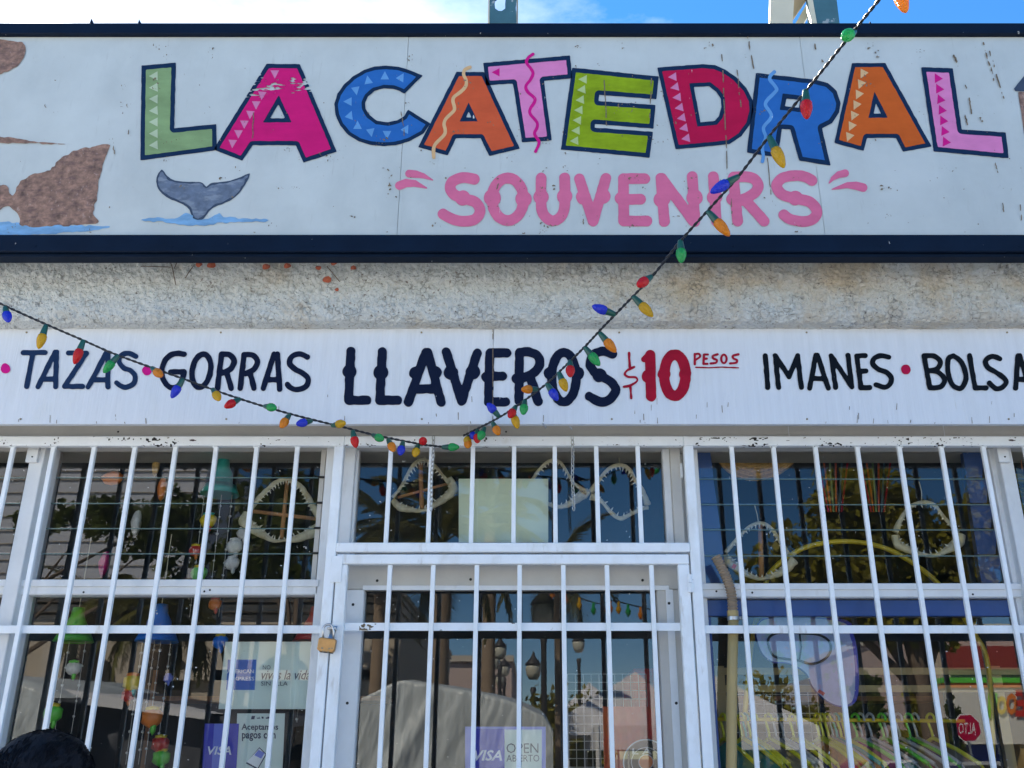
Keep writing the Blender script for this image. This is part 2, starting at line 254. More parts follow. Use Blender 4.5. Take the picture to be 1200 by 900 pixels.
def glassmat(name, refl=0.20, tint=(0.95, 0.98, 0.98), specks=True):
    m = bpy.data.materials.new(name); m.use_nodes = True; n = m.node_tree; N = n.nodes; Lk = n.links.new; N.clear()
    o = N.new('ShaderNodeOutputMaterial'); t = N.new('ShaderNodeBsdfTransparent'); t.inputs[0].default_value = (*tint, 1)
    g = N.new('ShaderNodeBsdfGlossy'); g.inputs['Roughness'].default_value = 0.0; g.inputs['Color'].default_value = (1, 1, 1, 1)
    fr = N.new('ShaderNodeFresnel'); fr.inputs[0].default_value = 1.5; a = N.new('ShaderNodeMath'); a.operation = 'MULTIPLY_ADD'; a.inputs[1].default_value = 1.0; a.inputs[2].default_value = refl - 0.04
    cl = N.new('ShaderNodeClamp'); Lk(fr.outputs[0], a.inputs[0]); Lk(a.outputs[0], cl.inputs[0])
    ms = N.new('ShaderNodeMixShader'); Lk(cl.outputs[0], ms.inputs[0]); Lk(t.outputs[0], ms.inputs[1]); Lk(g.outputs[0], ms.inputs[2])
    d = N.new('ShaderNodeBsdfDiffuse'); d.inputs[0].default_value = (0.7, 0.72, 0.72, 1)
    tcn = N.new('ShaderNodeTexCoord'); v = N.new('ShaderNodeTexNoise'); v.inputs['Scale'].default_value = 70; v.inputs['Detail'].default_value = 2; Lk(tcn.outputs['Object'], v.inputs['Vector'])
    r = N.new('ShaderNodeMapRange'); r.inputs[1].default_value = 0.74; r.inputs[2].default_value = 0.76; r.inputs[3].default_value = 0.004; r.inputs[4].default_value = 0.9; Lk(v.outputs['Fac'], r.inputs[0])
    w2 = N.new('ShaderNodeTexNoise'); w2.inputs['Scale'].default_value = 4; w2.inputs['Detail'].default_value = 8; Lk(tcn.outputs['Object'], w2.inputs['Vector'])
    r2 = N.new('ShaderNodeMapRange'); r2.inputs[1].default_value = 0.5; r2.inputs[2].default_value = 0.8; r2.inputs[4].default_value = 0.022; Lk(w2.outputs['Fac'], r2.inputs[0])
    mxm = N.new('ShaderNodeMath'); mxm.operation = 'MAXIMUM'; Lk(r.outputs[0], mxm.inputs[0]); Lk(r2.outputs[0], mxm.inputs[1])
    m2 = N.new('ShaderNodeMixShader'); Lk(mxm.outputs[0], m2.inputs[0]); Lk(ms.outputs[0], m2.inputs[1]); Lk(d.outputs[0], m2.inputs[2]); Lk(m2.outputs[0], o.inputs[0])
    return m
M['glass'] = glassmat('window_glass', 0.068); M['glass2'] = glassmat('louvre_glass', 0.052)
M['gedge'] = mat('glass_edge', (0.10, 0.17, 0.17), 0.2)
def bulbmat(name, c):
    m = bpy.data.materials.new(name); m.use_nodes = True; n = m.node_tree; N = n.nodes; Lk = n.links.new; p = N['Principled BSDF']
    p.inputs['Base Color'].default_value = (*c, 1); p.inputs['Roughness'].default_value = 0.12; p.inputs['Coat Weight'].default_value = 0.5
    t = N.new('ShaderNodeBsdfTranslucent'); t.inputs[0].default_value = (*c, 1); ms = N.new('ShaderNodeMixShader'); ms.inputs[0].default_value = 0.5
    v = N.new('ShaderNodeTexVoronoi'); v.inputs['Scale'].default_value = 220; tcn = N.new('ShaderNodeTexCoord'); Lk(tcn.outputs['Object'], v.inputs['Vector'])
    b = N.new('ShaderNodeBump'); b.inputs['Strength'].default_value = 0.7; b.inputs['Distance'].default_value = 0.004; Lk(v.outputs['Distance'], b.inputs['Height']); Lk(b.outputs[0], p.inputs['Normal']); Lk(b.outputs[0], t.inputs['Normal'])
    o = N['Material Output']; Lk(p.outputs[0], ms.inputs[1]); Lk(t.outputs[0], ms.inputs[2]); Lk(ms.outputs[0], o.inputs[0]); return m
BM = {'r': bulbmat('bulb_red', (0.80, 0.01, 0.015)), 'g': bulbmat('bulb_green', (0.01, 0.50, 0.14)), 'b': bulbmat('bulb_blue', (0.02, 0.06, 0.75)), 'y': bulbmat('bulb_yellow', (0.80, 0.50, 0.01)), 'a': bulbmat('bulb_amber', (0.90, 0.34, 0.01))}
def leafmat(n, c, tr=0.4):
    m = bpy.data.materials.new(n); m.use_nodes = True; nn = m.node_tree; N = nn.nodes; Lk = nn.links.new; p = N['Principled BSDF']; p.inputs['Roughness'].default_value = 0.55
    tcn = N.new('ShaderNodeTexCoord'); t = N.new('ShaderNodeTexNoise'); t.inputs['Scale'].default_value = 1.7; t.inputs['Detail'].default_value = 8; Lk(tcn.outputs['Object'], t.inputs['Vector'])
    mx2 = N.new('ShaderNodeMix'); mx2.data_type = 'RGBA'; mx2.inputs[6].default_value = (c[0] * .5, c[1] * .6, c[2] * .6, 1); mx2.inputs[7].default_value = (c[0] * 1.6, c[1] * 1.35, c[2], 1); Lk(t.outputs['Fac'], mx2.inputs[0])
    Lk(mx2.outputs[2], p.inputs['Base Color']); tl = N.new('ShaderNodeBsdfTranslucent'); Lk(mx2.outputs[2], tl.inputs[0]); ms = N.new('ShaderNodeMixShader'); ms.inputs[0].default_value = tr
    Lk(p.outputs[0], ms.inputs[1]); Lk(tl.outputs[0], ms.inputs[2]); Lk(ms.outputs[0], N['Material Output'].inputs[0]); return m
M['leaf'] = leafmat('leaf_green', (0.09, 0.13, 0.03)); M['leaf2'] = leafmat('leaf_yellow_green', (0.24, 0.24, 0.025)); M['palm'] = leafmat('palm_leaf', (0.11, 0.12, 0.04), 0.25); M['bark'] = mat('bark', (0.16, 0.12, 0.09), 0.9, var=0.4, vs=14, bump=0.8, bs=30, stretch=(1, 1, .3)); M['palmbark'] = mat('palm_bark', (0.28, 0.21, 0.15), 0.9, var=0.3, vs=4, stretch=(.3, .3, 8), bump=0.8, bs=8)
# ============================================================ painted shapes
def vnoise(X, Y, sx, sy, seed):
    rng = np.random.RandomState(seed); T = rng.rand(64, 64)
    x = X / sx; y = Y / sy; xi = np.floor(x).astype(int); yi = np.floor(y).astype(int); fx = x - xi; fy = y - yi
    fx = fx * fx * (3 - 2 * fx); fy = fy * fy * (3 - 2 * fy)
    g = lambda a, b: T[a % 64, b % 64]
    return (g(xi, yi) * (1 - fx) + g(xi + 1, yi) * fx) * (1 - fy) + (g(xi, yi + 1) * (1 - fx) + g(xi + 1, yi + 1) * fx) * fy
def seg_d(X, Y, a, b):
    dx, dy = b[0] - a[0], b[1] - a[1]; L2 = dx * dx + dy * dy + 1e-12
    t = np.clip(((X - a[0]) * dx + (Y - a[1]) * dy) / L2, 0, 1)
    return np.hypot(X - a[0] - t * dx, Y - a[1] - t * dy), t
def sd_poly(X, Y, poly):                     # positive inside
    d = np.full(X.shape, 1e9); ins = np.zeros(X.shape, bool); n = len(poly)
    for i in range(n):
        a, b = poly[i], poly[(i + 1) % n]; q, _ = seg_d(X, Y, a, b); d = np.minimum(d, q)
        c = (a[1] > Y) != (b[1] > Y)
        with np.errstate(divide='ignore', invalid='ignore'):
            xx = (b[0] - a[0]) * (Y - a[1]) / (b[1] - a[1] + 1e-12) + a[0]
        ins ^= c & (X < xx)
    return np.where(ins, d, -d)
def sd_hole(X, Y, poly):                     # mitred distance outside a convex hole (positive outside)
    n = len(poly); ar = sum(poly[i][0] * poly[(i + 1) % n][1] - poly[(i + 1) % n][0] * poly[i][1] for i in range(n))
    sg = 1 if ar > 0 else -1; d = np.full(X.shape, -1e9)
    for i in range(n):
        a, b = poly[i], poly[(i + 1) % n]; ex, ey = b[0] - a[0], b[1] - a[1]; l = math.hypot(ex, ey)
        d = np.maximum(d, sg * ((X - a[0]) * ey - (Y - a[1]) * ex) / l)
    return d
def sd_strokes(X, Y, strokes, dots=()):
    d = np.full(X.shape, -1e9)
    for pts, r in strokes:
        for i in range(len(pts) - 1):
            q, t = seg_d(X, Y, pts[i], pts[i + 1])
            ra = pts[i][2] if len(pts[i]) > 2 else r; rb = pts[i + 1][2] if len(pts[i + 1]) > 2 else r
            d = np.maximum(d, ra + (rb - ra) * t - q)
    for (x, y, r) in dots: d = np.maximum(d, r - np.hypot(X - x, Y - y))
    return d
def contour(Fd, X, Y):
    V = []; FC = []; ins = Fd > 0; H, W = Fd.shape
    cnt = ins[:-1, :-1].astype(int) + ins[1:, :-1] + ins[:-1, 1:] + ins[1:, 1:]
    xs = X[0]; ys = Y[:, 0]
    for r in range(H - 1):
        row = cnt[r]; full = np.concatenate([[0], (row == 4).astype(int), [0]]); df = np.diff(full)
        for a, b in zip(np.where(df == 1)[0], np.where(df == -1)[0]):
            n = len(V); V += [(xs[a], ys[r + 1]), (xs[b], ys[r + 1]), (xs[b], ys[r]), (xs[a], ys[r])]; FC.append((n, n + 1, n + 2, n + 3))
        for c in np.where((row > 0) & (row < 4))[0]:
            cs = [(c, r + 1), (c + 1, r + 1), (c + 1, r), (c, r)]; pl = []
            for k in range(4):
                (xa, ya), (xb, yb) = cs[k], cs[(k + 1) % 4]; fa, fb = Fd[ya, xa], Fd[yb, xb]
                if fa > 0: pl.append((xs[xa], ys[ya]))
                if (fa > 0) != (fb > 0):
                    t = fa / (fa - fb); pl.append((xs[xa] + (xs[xb] - xs[xa]) * t, ys[ya] + (ys[yb] - ys[ya]) * t))
            if len(pl) >= 3: n = len(V); V += pl; FC.append(tuple(range(n, n + len(pl))))
    return V, FC
def painted(name, fn, bb, Y, m, parent, step=1.0, wob=0.3, seed=1, label=None):
    x0, y0, x1, y1 = bb; gx = np.arange(x0 - 2, x1 + 2 + step, step); gy = np.arange(y0 - 2, y1 + 2 + step, step)
    Xg, Yg = np.meshgrid(gx, gy); Fd = fn(Xg, Yg)
    if wob: Fd = Fd + (vnoise(Xg, Yg, 5, 5, seed) - 0.5) * 2 * wob
    V, FC = contour(Fd, Xg, Yg)
    if not FC: return None
    o = mk(name, [P(a, b, Y) for a, b in V], FC, m, parent)
    if label: o['label'] = label
    return o
def bbox(pts, pad=2):
    xs = [p[0] for p in pts]; ys = [p[1] for p in pts]; return (min(xs) - pad, min(ys) - pad, max(xs) + pad, max(ys) + pad)
def Z6(lst, ox, oy, sc): return [(ox + a / sc, oy + b / sc) for a, b in lst]
YS = -0.42                                  # face of the big sign
ALLSTRK = []
# ------------------------------------------------------------ big sign
sg = thing('sign_board', 'long white painted shop sign with multicoloured capitals reading LA CATEDRAL over pink SOUVENIRS', 'sign', (0, YS, PZ(277, YS)))
ZT, ZB = PZ(43.5, YS), PZ(278, YS); SX0, SX1 = -2.75, 2.95
def board_sheet(name, x0, x1, z0, z1, y, th, m, parent, nx, nzz, amp, base=None):
    mb = MB(); v = []; f = []
    for j in range(nzz + 1):
        for i in range(nx + 1):
            x = x0 + (x1 - x0) * i / nx; z = z0 + (z1 - z0) * j / nzz
            e = min(i, nx - i, j, nzz - j); v.append((x, y + (amp * mnoise.noise(Vector((x * 1.7, 3, z * 2.1))) if e > 0 else 0), z))
    for j in range(nzz):
        for i in range(nx): a = j * (nx + 1) + i; f.append((a, a + 1, a + nx + 2, a + nx + 1))
    mb.add(v, f); mb.box(x0, x1, y + 0.004, y + th, z0, z1)
    return mb.build(name, m, parent, smooth=False)
xs_ = [SX0, PX(472, YS, 160), PX(952, YS, 160), SX1]
for i in range(3): board_sheet('panel', xs_[i] + 0.0008, xs_[i + 1] - 0.0008, ZB, ZT, YS, 0.03, M['sign'], sg, 40, 16, 0.0012)
zt2 = PZ(31, YS); zb2 = PZ(298, YS)
MB().box(SX0, SX1, YS - 0.022, YS + 0.05, ZT + 0.0005, zt2, 0.003).build('trim', M['navy'], sg)
MB().box(SX0, SX1, YS - 0.022, YS + 0.05, zb2, ZB - 0.0005, 0.003).build('trim', M['navy'], sg)
MB().box(SX0, SX1, YS - 0.006, YS + 0.045, zb2 - 0.014, zb2 - 0.0005, 0.002).build('lower_lip', M['navy'], sg)
# ragged remains on the top edge
for (px, h, wd) in [(108, 9, 4), (112, 3, 5), (164, 8, 3.5), (168, 2, 5), (205, 2.4, 9), (226, 1.5, 8), (1020, 6, 3), (1155, 2.2, 11), (1180, 1.7, 12)]:
    a = P(px - wd, 31, YS - .01); b = P(px + wd, 31, YS - .01); c = P(px - wd * .2, 31 - h, YS - .01); d = P(px + wd * .35, 31 - h * .5, YS - .01)
    MB().prism([(a.x, a.z - .004), (b.x, b.z - .004), (d.x, d.z), (c.x, c.z)], YS - .012, YS + .004).build('edge_scrap', M['navy'], sg)
YL = YS - 0.0022
def big(letter, outer, hole, fill, t=5.0, seed=0, wear=None, label=None):
    bb = bbox(outer)
    def full(X, Y):
        d = sd_poly(X, Y, outer)
        if hole: d = np.minimum(d, sd_hole(X, Y, hole))
        return d
    W = (lambda X, Y: wear(X, Y)) if wear else (lambda X, Y: 0)
    o = painted('painted_letter', lambda X, Y: np.minimum(full(X, Y), W(X, Y) + 9 if wear is None else W(X, Y)), bb, YL, M['p_navy'], sg, seed=seed, wob=0.25, label=label)
    painted('letter_fill', lambda X, Y: np.minimum(full(X, Y) - t, 9 if wear is None else W(X, Y)), bb, YL - 0.0006, fill, o, seed=seed + 50, wob=0.25)
    return o
def tris(lst, m, o, size=10):                # (cx, cy, tip angle deg)
    V = []; FC = []
    for (cx, cy, an) in lst:
        q = []
        for k, rr in ((0, 0.62), (125, 0.62), (-125, 0.62)):
            a = math.radians(an + k) ; q.append((cx + math.cos(a) * size * rr, cy + math.sin(a) * size * rr))
        ar = (q[1][0] - q[0][0]) * (q[2][1] - q[0][1]) - (q[1][1] - q[0][1]) * (q[2][0] - q[0][0])
        if ar > 0: q = [q[0], q[2], q[1]]
        mk('triangle', [P(a, b, YL - 0.0012) for a, b in q], [(0, 1, 2)], m, o)
def row(p0, p1, n, an): return [(p0[0] + (p1[0] - p0[0]) * i / (n - 1), p0[1] + (p1[1] - p0[1]) * i / (n - 1), an + random.uniform(-4, 4)) for i in range(n)]
def wave(pts, m, o, r):
    s = [tuple(p) for p in spline(pts, 5)]
    painted('wavy_line', lambda X, Y: sd_strokes(X, Y, [(s, r)]), bbox(s, 4), YL - 0.0012, m, o, step=0.8, wob=0.2)
o = big('L', [(165.9, 76.8), (206.2, 73.2), (204.1, 150.2), (253.5, 145.2), (254, 176), (164.3, 188)], None, M['p_green'], 5.2, 1, label='olive green letter L with navy outline')
tris(row((181, 89), (181, 170), 7, 180), M['p_lgreen'], o, 10.5)
def wearA(X, Y):
    n = vnoise(X, Y, 9, 1.6, 5) * .6 + vnoise(X, Y, 3.5, 1.0, 8) * .4
    band = np.exp(-((Y - 101) / 13.0) ** 2) * np.clip((X - 275) / 20, 0, 1)
    edge = np.clip((np.abs(X - 330 - (Y - 100) * .1) - 8) / 25, 0, 1)
    return (0.93 - n - band * (0.30 + 0.22 * edge)) * 6
o = big('A', [(312.2, 74.8), (351.4, 75.1), (394.6, 177.7), (355.8, 190.6), (346.7, 170.1), (296.2, 170.1), (283.9, 188.5), (250.8, 175.4), (254.5, 168)], [(326.2, 122.2), (316.6, 138.5), (334, 138.5)], M['p_mag'], 5, 2, wear=wearA, label='magenta letter A with its top scraped')
tris([(322, 86, 90)] + row((307, 111), (272.5, 167.5), 6, 95), M['p_lpink'], o, 10)
o = big('C', [(495.4, 88.5), (481, 82.5), (467, 78.3), (453, 76.8), (439, 77.9), (426.6, 81.8), (413.4, 89.5), (403.3, 98.9), (395.5, 109.8), (391.7, 122.2), (393.2, 134.6), (398.7, 147.1), (408, 158), (420.4, 165.7), (434.4, 169.6), (448.4, 171.2), (464, 170.1), (479.5, 165.7), (496.6, 156.4), (504.4, 144.7), (478.2, 128.4), (473.3, 136.2), (465.5, 140.8), (454.6, 143.2), (442.2, 141.6), (433.6, 135.4), (428.5, 127.6), (427.9, 120.6), (431.3, 112.9), (439, 106.6), (450, 103.5), (460.8, 104), (468.6, 106.6), (474, 109.8)], None, M['p_blue'], 4.2, 3, label='bright blue letter C')
tris([(470, 91, -60), (451, 89.5, -90), (431.5, 94.5, -100), (417, 105.5, 80), (408.5, 119, 180), (410, 135.5, -70), (419, 147.5, -90), (434.5, 154.5, 80), (453.5, 157, 90), (475.5, 151.5, -60)], M['p_lblue'], o, 10)
o = big('A', [(535, 84.2), (567.5, 84.5), (609.2, 174.2), (573.3, 182.8), (563.3, 162), (534.2, 162), (524.7, 182.2), (490, 172.5)], [(549.2, 131), (546.2, 137.5), (552.2, 137.5)], M['p_or'], 4.8, 4, label='orange letter A crossed by a peach wavy line')
wave([(550.8, 78.7), (544.7, 81.7), (543.3, 87.5), (546.3, 94.2), (545.8, 100.8), (540.8, 106.7), (532.5, 113.3), (530.8, 118.3), (532.5, 125), (531.7, 130), (522.5, 139.2), (520.3, 145.8), (521.7, 151.7), (520.3, 158.3), (510, 169.2), (508, 176.7), (508.3, 184.2)], M['p_peach'], o, 2.0)
o = big('T', [(566.2, 73.7), (668, 65), (670.5, 91.7), (637.5, 94.7), (646.7, 164.7), (611.7, 166.7), (601.2, 97.8), (569.5, 100)], None, M['p_pink'], 5, 5, label='pink letter T crossed by a magenta wavy line')
wave([(624.7, 63.3), (619.2, 67.5), (617, 73.3), (621.7, 80), (624.7, 85.8), (621.7, 93.3), (616.3, 100.8), (618.3, 107.5), (625.8, 114.2), (626.7, 119.2), (621.7, 126.7), (621.3, 133.3), (629.2, 143.3), (629.2, 150), (626.3, 156.7), (631.7, 166.7), (627.5, 177.5)], M['p_hot'], o, 1.8)
tris([(582, 84.7, 180)], M['p_hot'], o, 9.5)
o = big('E', [(670.3, 79.1), (771.9, 89.6), (769.1, 116.3), (702.2, 111), (701.4, 118.3), (768.3, 123), (765.7, 150.7), (697.2, 145.3), (696.9, 149.5), (765.2, 154.4), (761, 184.8), (657.4, 175.1)], None, M['p_lime'], 5.2, 6, label='lime green letter E')
tris(row((684, 93), (674, 165), 7, 178), M['p_ltlime'], o, 10)
o = big('D', [(770.1, 79.1), (822.2, 75.2), (837.8, 76.3), (850.2, 81.8), (862.6, 90.3), (875.1, 103.5), (882.1, 117.5), (882.9, 130), (879, 145.5), (868.9, 159.5), (854.9, 168.9), (791.6, 175.1)], [(813.2, 102), (830.8, 101.2), (839.3, 107.4), (844.8, 116), (845.5, 125.3), (842.4, 136.2), (837.8, 141.6), (821, 143.2)], M['p_crim'], 4.8, 7, label='crimson letter D')
tris(row((789, 90), (804.5, 162), 7, 172), M['p_lpink'], o, 10)
o = big('R', [(885.7, 85.3), (956.4, 93.4), (970.4, 97.3), (980.5, 106.7), (985.2, 120.7), (983.6, 131.5), (975.1, 144), (963.4, 150.2), (973.5, 194.1), (936.5, 188.3), (926.1, 151.8), (916.3, 151), (911.3, 184.4), (875.2, 179)], [(921.4, 115.2), (937.8, 117.2), (936.2, 126.1), (919.9, 124.1)], M['p_blue'], 5.2, 8, label='blue letter R crossed by a pale blue wavy line')
wave(Z6([(305, 155), (275, 185), (272, 215), (315, 270), (318, 300), (250, 370), (240, 410), (280, 470), (275, 510), (228, 565), (225, 600), (240, 650), (215, 720), (222, 790), (215, 830)], 860, 60, 6.43), M['p_lblue'], o, 2.0)
o = big('A', [(998.4, 73.8), (1037.5, 73.8), (1091.7, 171.6), (1058.2, 177.9), (1050.1, 161.6), (1016, 161.6), (1012.2, 176.9), (977.7, 167.3)], [(1026.5, 121), (1032.7, 133.2), (1023.7, 133.2)], M['p_or2'], 4.8, 9, label='burnt orange letter A with peach triangles')
tris(row((1011.5, 86), (995, 160), 7, 115), M['p_peach'], o, 10.5)
o = big('L', [(1079.3, 78.6), (1116.6, 80.1), (1127.2, 151.6), (1178.5, 155.3), (1182.4, 185.6), (1094.2, 177.3)], None, M['p_pink'], 5.4, 10, label='pink letter L with hot pink triangles')
tris(row((1098.5, 91.5), (1108, 166), 7, -115), M['p_hot'], o, 10.5)
# stroke letters
def ell(cx, cy, rx, ry, sl=0, n=28): return [(cx + rx * math.cos(2 * math.pi * k / n) - sl * math.sin(2 * math.pi * k / n) , cy + ry * math.sin(2 * math.pi * k / n)) for k in range(n + 1)]
def sp(*p): return [tuple(q) for q in spline(list(p), 6)]
def stroke(strokes, m, parent, Y, r, dots=(), seed=1, wob=0.35, step=1.0, name='painted_letter'):
    st2 = [(s, r) for s in strokes]; al = [q for s in strokes for q in s] + [(d[0], d[1]) for d in dots]
    if not al: return
    md = max([r] + [d[2] for d in dots] + [q[2] for q in al if len(q) > 2])
    return painted(name, lambda X, Yy: sd_strokes(X, Yy, st2, dots), bbox(al, md + 2), Y, m, parent, seed=seed, wob=wob, step=step)
SV = [
 ([sp((555.8, 210), (543.3, 208), (531.7, 211.7), (527.5, 219.2), (531.7, 227.5), (543.3, 232.5), (556.7, 236.7), (562.5, 246.7), (556.7, 256.7), (543.3, 259.3), (530, 256.7), (519.2, 250.8))], [(542.5, 232, 9)]),
 ([ell(595, 233.5, 18.5, 25)], [(577, 231.7, 10), (613.5, 233, 9.5)]),
 ([sp((634.2, 208.5), (634, 230), (635, 246), (640, 255), (648, 258.7), (656, 255), (661, 246), (662, 230), (661.7, 208.5))], [(634, 231, 9), (661.7, 230, 9)]),
 ([[(679, 209.5), (695, 259)], [(695, 259), (710, 209)]], [(683.7, 231, 8.7), (706.3, 230, 9)]),
 ([[(730.5, 210), (731, 259)], [(730.5, 209.3), (755.5, 209.3)], [(731, 233.5), (750.5, 233.5)], [(731, 259), (758, 259)]], [(728, 232.5, 7.5)]),
 ([[(774.5, 209), (778.5, 259.5)], [(775.5, 209), (812.5, 259)], [(811.3, 207), (814.3, 259.5)]], [(775.5, 234, 9.5), (814, 231.5, 9.5)]),
 ([[(836, 207), (839.5, 259)]], [(837.5, 231, 9)]),
 ([[(859.4, 208), (864.3, 259)], sp((859.4, 207.5), (874, 207), (884, 210), (888.5, 217.6), (884, 226), (870, 235)), [(872, 233), (895.5, 259)]], [(858.5, 233, 7.5)]),
 ([sp((951.5, 211.5), (943, 207), (931, 205.8), (916.5, 208.9), (910.1, 218), (917, 228.1), (932, 232.5), (949.5, 237), (957.5, 248), (952.1, 257), (940.8, 259.6), (926.8, 257), (918.5, 251.8))], [(932, 232, 8.7)])]
for i, (s, d) in enumerate(SV): stroke(s, M['p_souv'], sg, YL, 6.3, d, seed=20 + i, wob=0.25)
for pts in ([(468, 217.5, 5), (476, 214.5, 5), (486, 215, 4), (500, 220.3, .7)], [(479.5, 203.5, 4.6), (487, 204, 4.4), (496, 206, 3), (507, 211, .7)], [(990.3, 203, 4.6), (983, 204.5, 4), (976, 209, 2.5), (971.8, 214.5, .7)], [(1011.5, 219.8, 5), (1003, 217.5, 4.8), (993, 217, 3.5), (975, 221.8, .7)]):
    stroke([pts], M['p_souv'], sg, YL, 3, wob=0.1, step=0.7, name='painted_swoosh')
# painted pictures
def pic(name, poly, m, Y, seed=1, wob=0.8, par=None, label=None, step=1.0, sm=3):
    pl = [tuple(q) for q in spline(poly, sm, True)] if sm > 1 else poly
    return painted(name, lambda X, Yy: sd_poly(X, Yy, pl), bbox(pl, 3), Y, m, par or sg, seed=seed, wob=wob, label=label, step=step)
pic('painted_sea', [(-60, 262), (20, 260.5), (60, 263), (128, 266), (60, 274), (-60, 276)], M['p_sea'], YL + .0006, 3, 1.2)
pic('painted_rock', [(130, 170), (126, 176), (121, 196), (116, 214), (113, 232), (110, 250), (112, 262.5), (70, 264), (26, 265), (24, 256), (17, 247), (8, 242), (-4, 248), (-30, 262), (-30, 214), (-6, 216), (7, 218), (11, 227), (17, 226), (24, 212), (42, 204), (58, 200), (74, 184), (95, 174), (122, 170)], M['p_rock'], YL, 4, 1.6, label='brown painted rock arch')
pic('painted_rock', [(-40, 40), (0, 46), (26, 50), (30, 60), (24, 74), (8, 84), (-20, 92), (-40, 92)], M['p_rock'], YL, 8, 1.0)
pic('painted_sea', [(-30, 162), (8, 161), (28, 163.5), (50, 166.5), (84, 169), (50, 168.5), (20, 167.5), (-30, 168)], M['p_rock'], YL, 9, 0.8)
whale = [(189.5, 198.5), (196, 206), (205, 211.5), (222, 213), (233, 213), (238, 215), (242, 219), (246, 215), (254, 213.5), (268, 212), (281, 208), (293, 203), (288, 215), (280, 227), (268, 236), (255, 241), (245, 247), (238, 257), (227, 257), (222, 246), (214, 239), (201, 234), (190, 227), (184, 218), (183.5, 208)]
oW = pic('painted_whale_tail', whale, M['p_wd'], YL, 5, 0.3, label='grey painted whale tail', sm=2)
wl = [tuple(q) for q in spline(whale, 2, True)]
painted('tail_shading', lambda X, Y: sd_poly(X, Y, wl) - 2.2 + (vnoise(X, Y, 7, 3, 9) - .5) * 2, bbox(wl), YL - .0006, M['p_whale'], oW, wob=0.4)
pic('painted_sea', [(163, 258), (185, 255.5), (205, 256), (218, 250), (226, 253), (222, 256.5), (245, 256.8), (258, 248), (262, 254), (290, 256), (320, 258.5), (290, 260), (262, 261), (240, 264), (215, 263), (190, 260)], M['p_sea'], YL - .0012, 6, 1.3, sm=2)
pic('painted_roof', [(1188, 104), (1204, 84), (1240, 84), (1240, 108), (1190, 107)], M['p_wd'], YL, 7, 0.3, sm=1)
pic('painted_house', [(1193, 107.5), (1240, 108.5), (1240, 180), (1204, 180)], M['p_rock'], YL + .0006, 7, 0.3, sm=1)
# rust streaks and drips on the sign, one thin stain each
def streak(x0, y0, x1, y1, r, seed):
    n = 9; pts = [(x0 + (x1 - x0) * k / n + random.uniform(-.5, .5), y0 + (y1 - y0) * k / n) for k in range(n + 1)]
    painted('rust_streak', lambda X, Y: np.minimum(sd_strokes(X, Y, [(pts, r * .72)]), (vnoise(X, Y, 2, 5, seed) - .38) * 4), bbox(pts, 2), YL - .002, M['rust'], sg, step=0.6, wob=0.1)
for i, (a, b, c, d, r) in enumerate([(846, 64, 853, 215, .9), (876, 40, 883, 80, 1.1), (950, 34, 957, 62, 1.2), (957, 62, 965, 73, 1.3), (1118, 65, 1125, 80, 1.6), (1152, 50, 1165, 94, 1.3), (1160, 60, 1176, 115, 1.1), (1128, 95, 1133, 104, 1), (1136, 115, 1139, 133, 1.1), (1131, 135, 1134, 146, 1.2), (1149, 138, 1151, 142, 1.4), (864, 80, 868, 125, .9), (708, 90, 711, 150, .8), (763, 92, 762, 138, .9), (470, 130, 474, 160, .8), (855, 215, 858, 250, .8), (899, 185, 905, 240, .8), (297, 132, 296, 162, .7), (132, 165, 134, 180, .8), (150, 157, 152, 150, .8), (537, 120, 537, 128, .9), (584, 215, 581, 228, .9), (683, 252, 684, 266, .8), (835, 52, 840, 66, 1.5), (1175, 238, 1176, 248, .8), (1196, 240, 1197, 258, .8), (1166, 190, 1169, 202, .8)]): streak(a, b, c, d, r, 30 + i)
painted('speck', lambda X, Y: (vnoise(X, Y, 1.5, 1.6, 77) * .55 + vnoise(X, Y, 13, 11, 3) * .45 - .85) * 6, (-20, 50, 1220, 272), YL - .0018, M['rust'], sg, step=1.0, wob=0)['kind'] = 'stuff'
# ------------------------------------------------------------ lower lettered board
YB = -0.14
bd = thing('lettered_board', 'narrow white wooden board lettered TAZAS, GORRAS, LLAVEROS $10 PESOS, IMANES and BOLSAS above the windows', 'sign', (0, YB, PZ(497, YB)))
zt, zb = PZ(384.5, YB), PZ(497, YB); xb = [-2.9, PX(577.5, YB, 440), 3.0]
for i in range(2): board_sheet('panel', xb[i] + .0007, xb[i + 1] - .0007, zb, zt, YB, 0.022, M['board'], bd, 50, 6, 0.0015)
Yb = YB - 0.0026; r3 = 3.0
TZ = [
 ([[(27.2, 413.3), (53, 413.3)], [(38.5, 414), (31.2, 453)]], r3), ([[(64.5, 412.5), (44.3, 453.3)], [(66.3, 412.5), (65, 453.3)], [(52.2, 444.3), (65, 444.3)]], r3),
 ([[(80, 413.7), (101.3, 413.7), (75.5, 452.8), (96.6, 452.8)]], r3), ([[(124.5, 413.7), (103.2, 453.6)], [(126.5, 413.7), (126.3, 453.6)], [(111.6, 445), (126, 445)]], r3),
 ([sp((159, 417.5), (150, 413.8), (141.5, 417), (139.5, 424), (145, 431), (153, 434.5), (158.3, 441), (156.7, 449.4), (148, 453.8), (141, 452), (136.4, 448.5))], r3)]
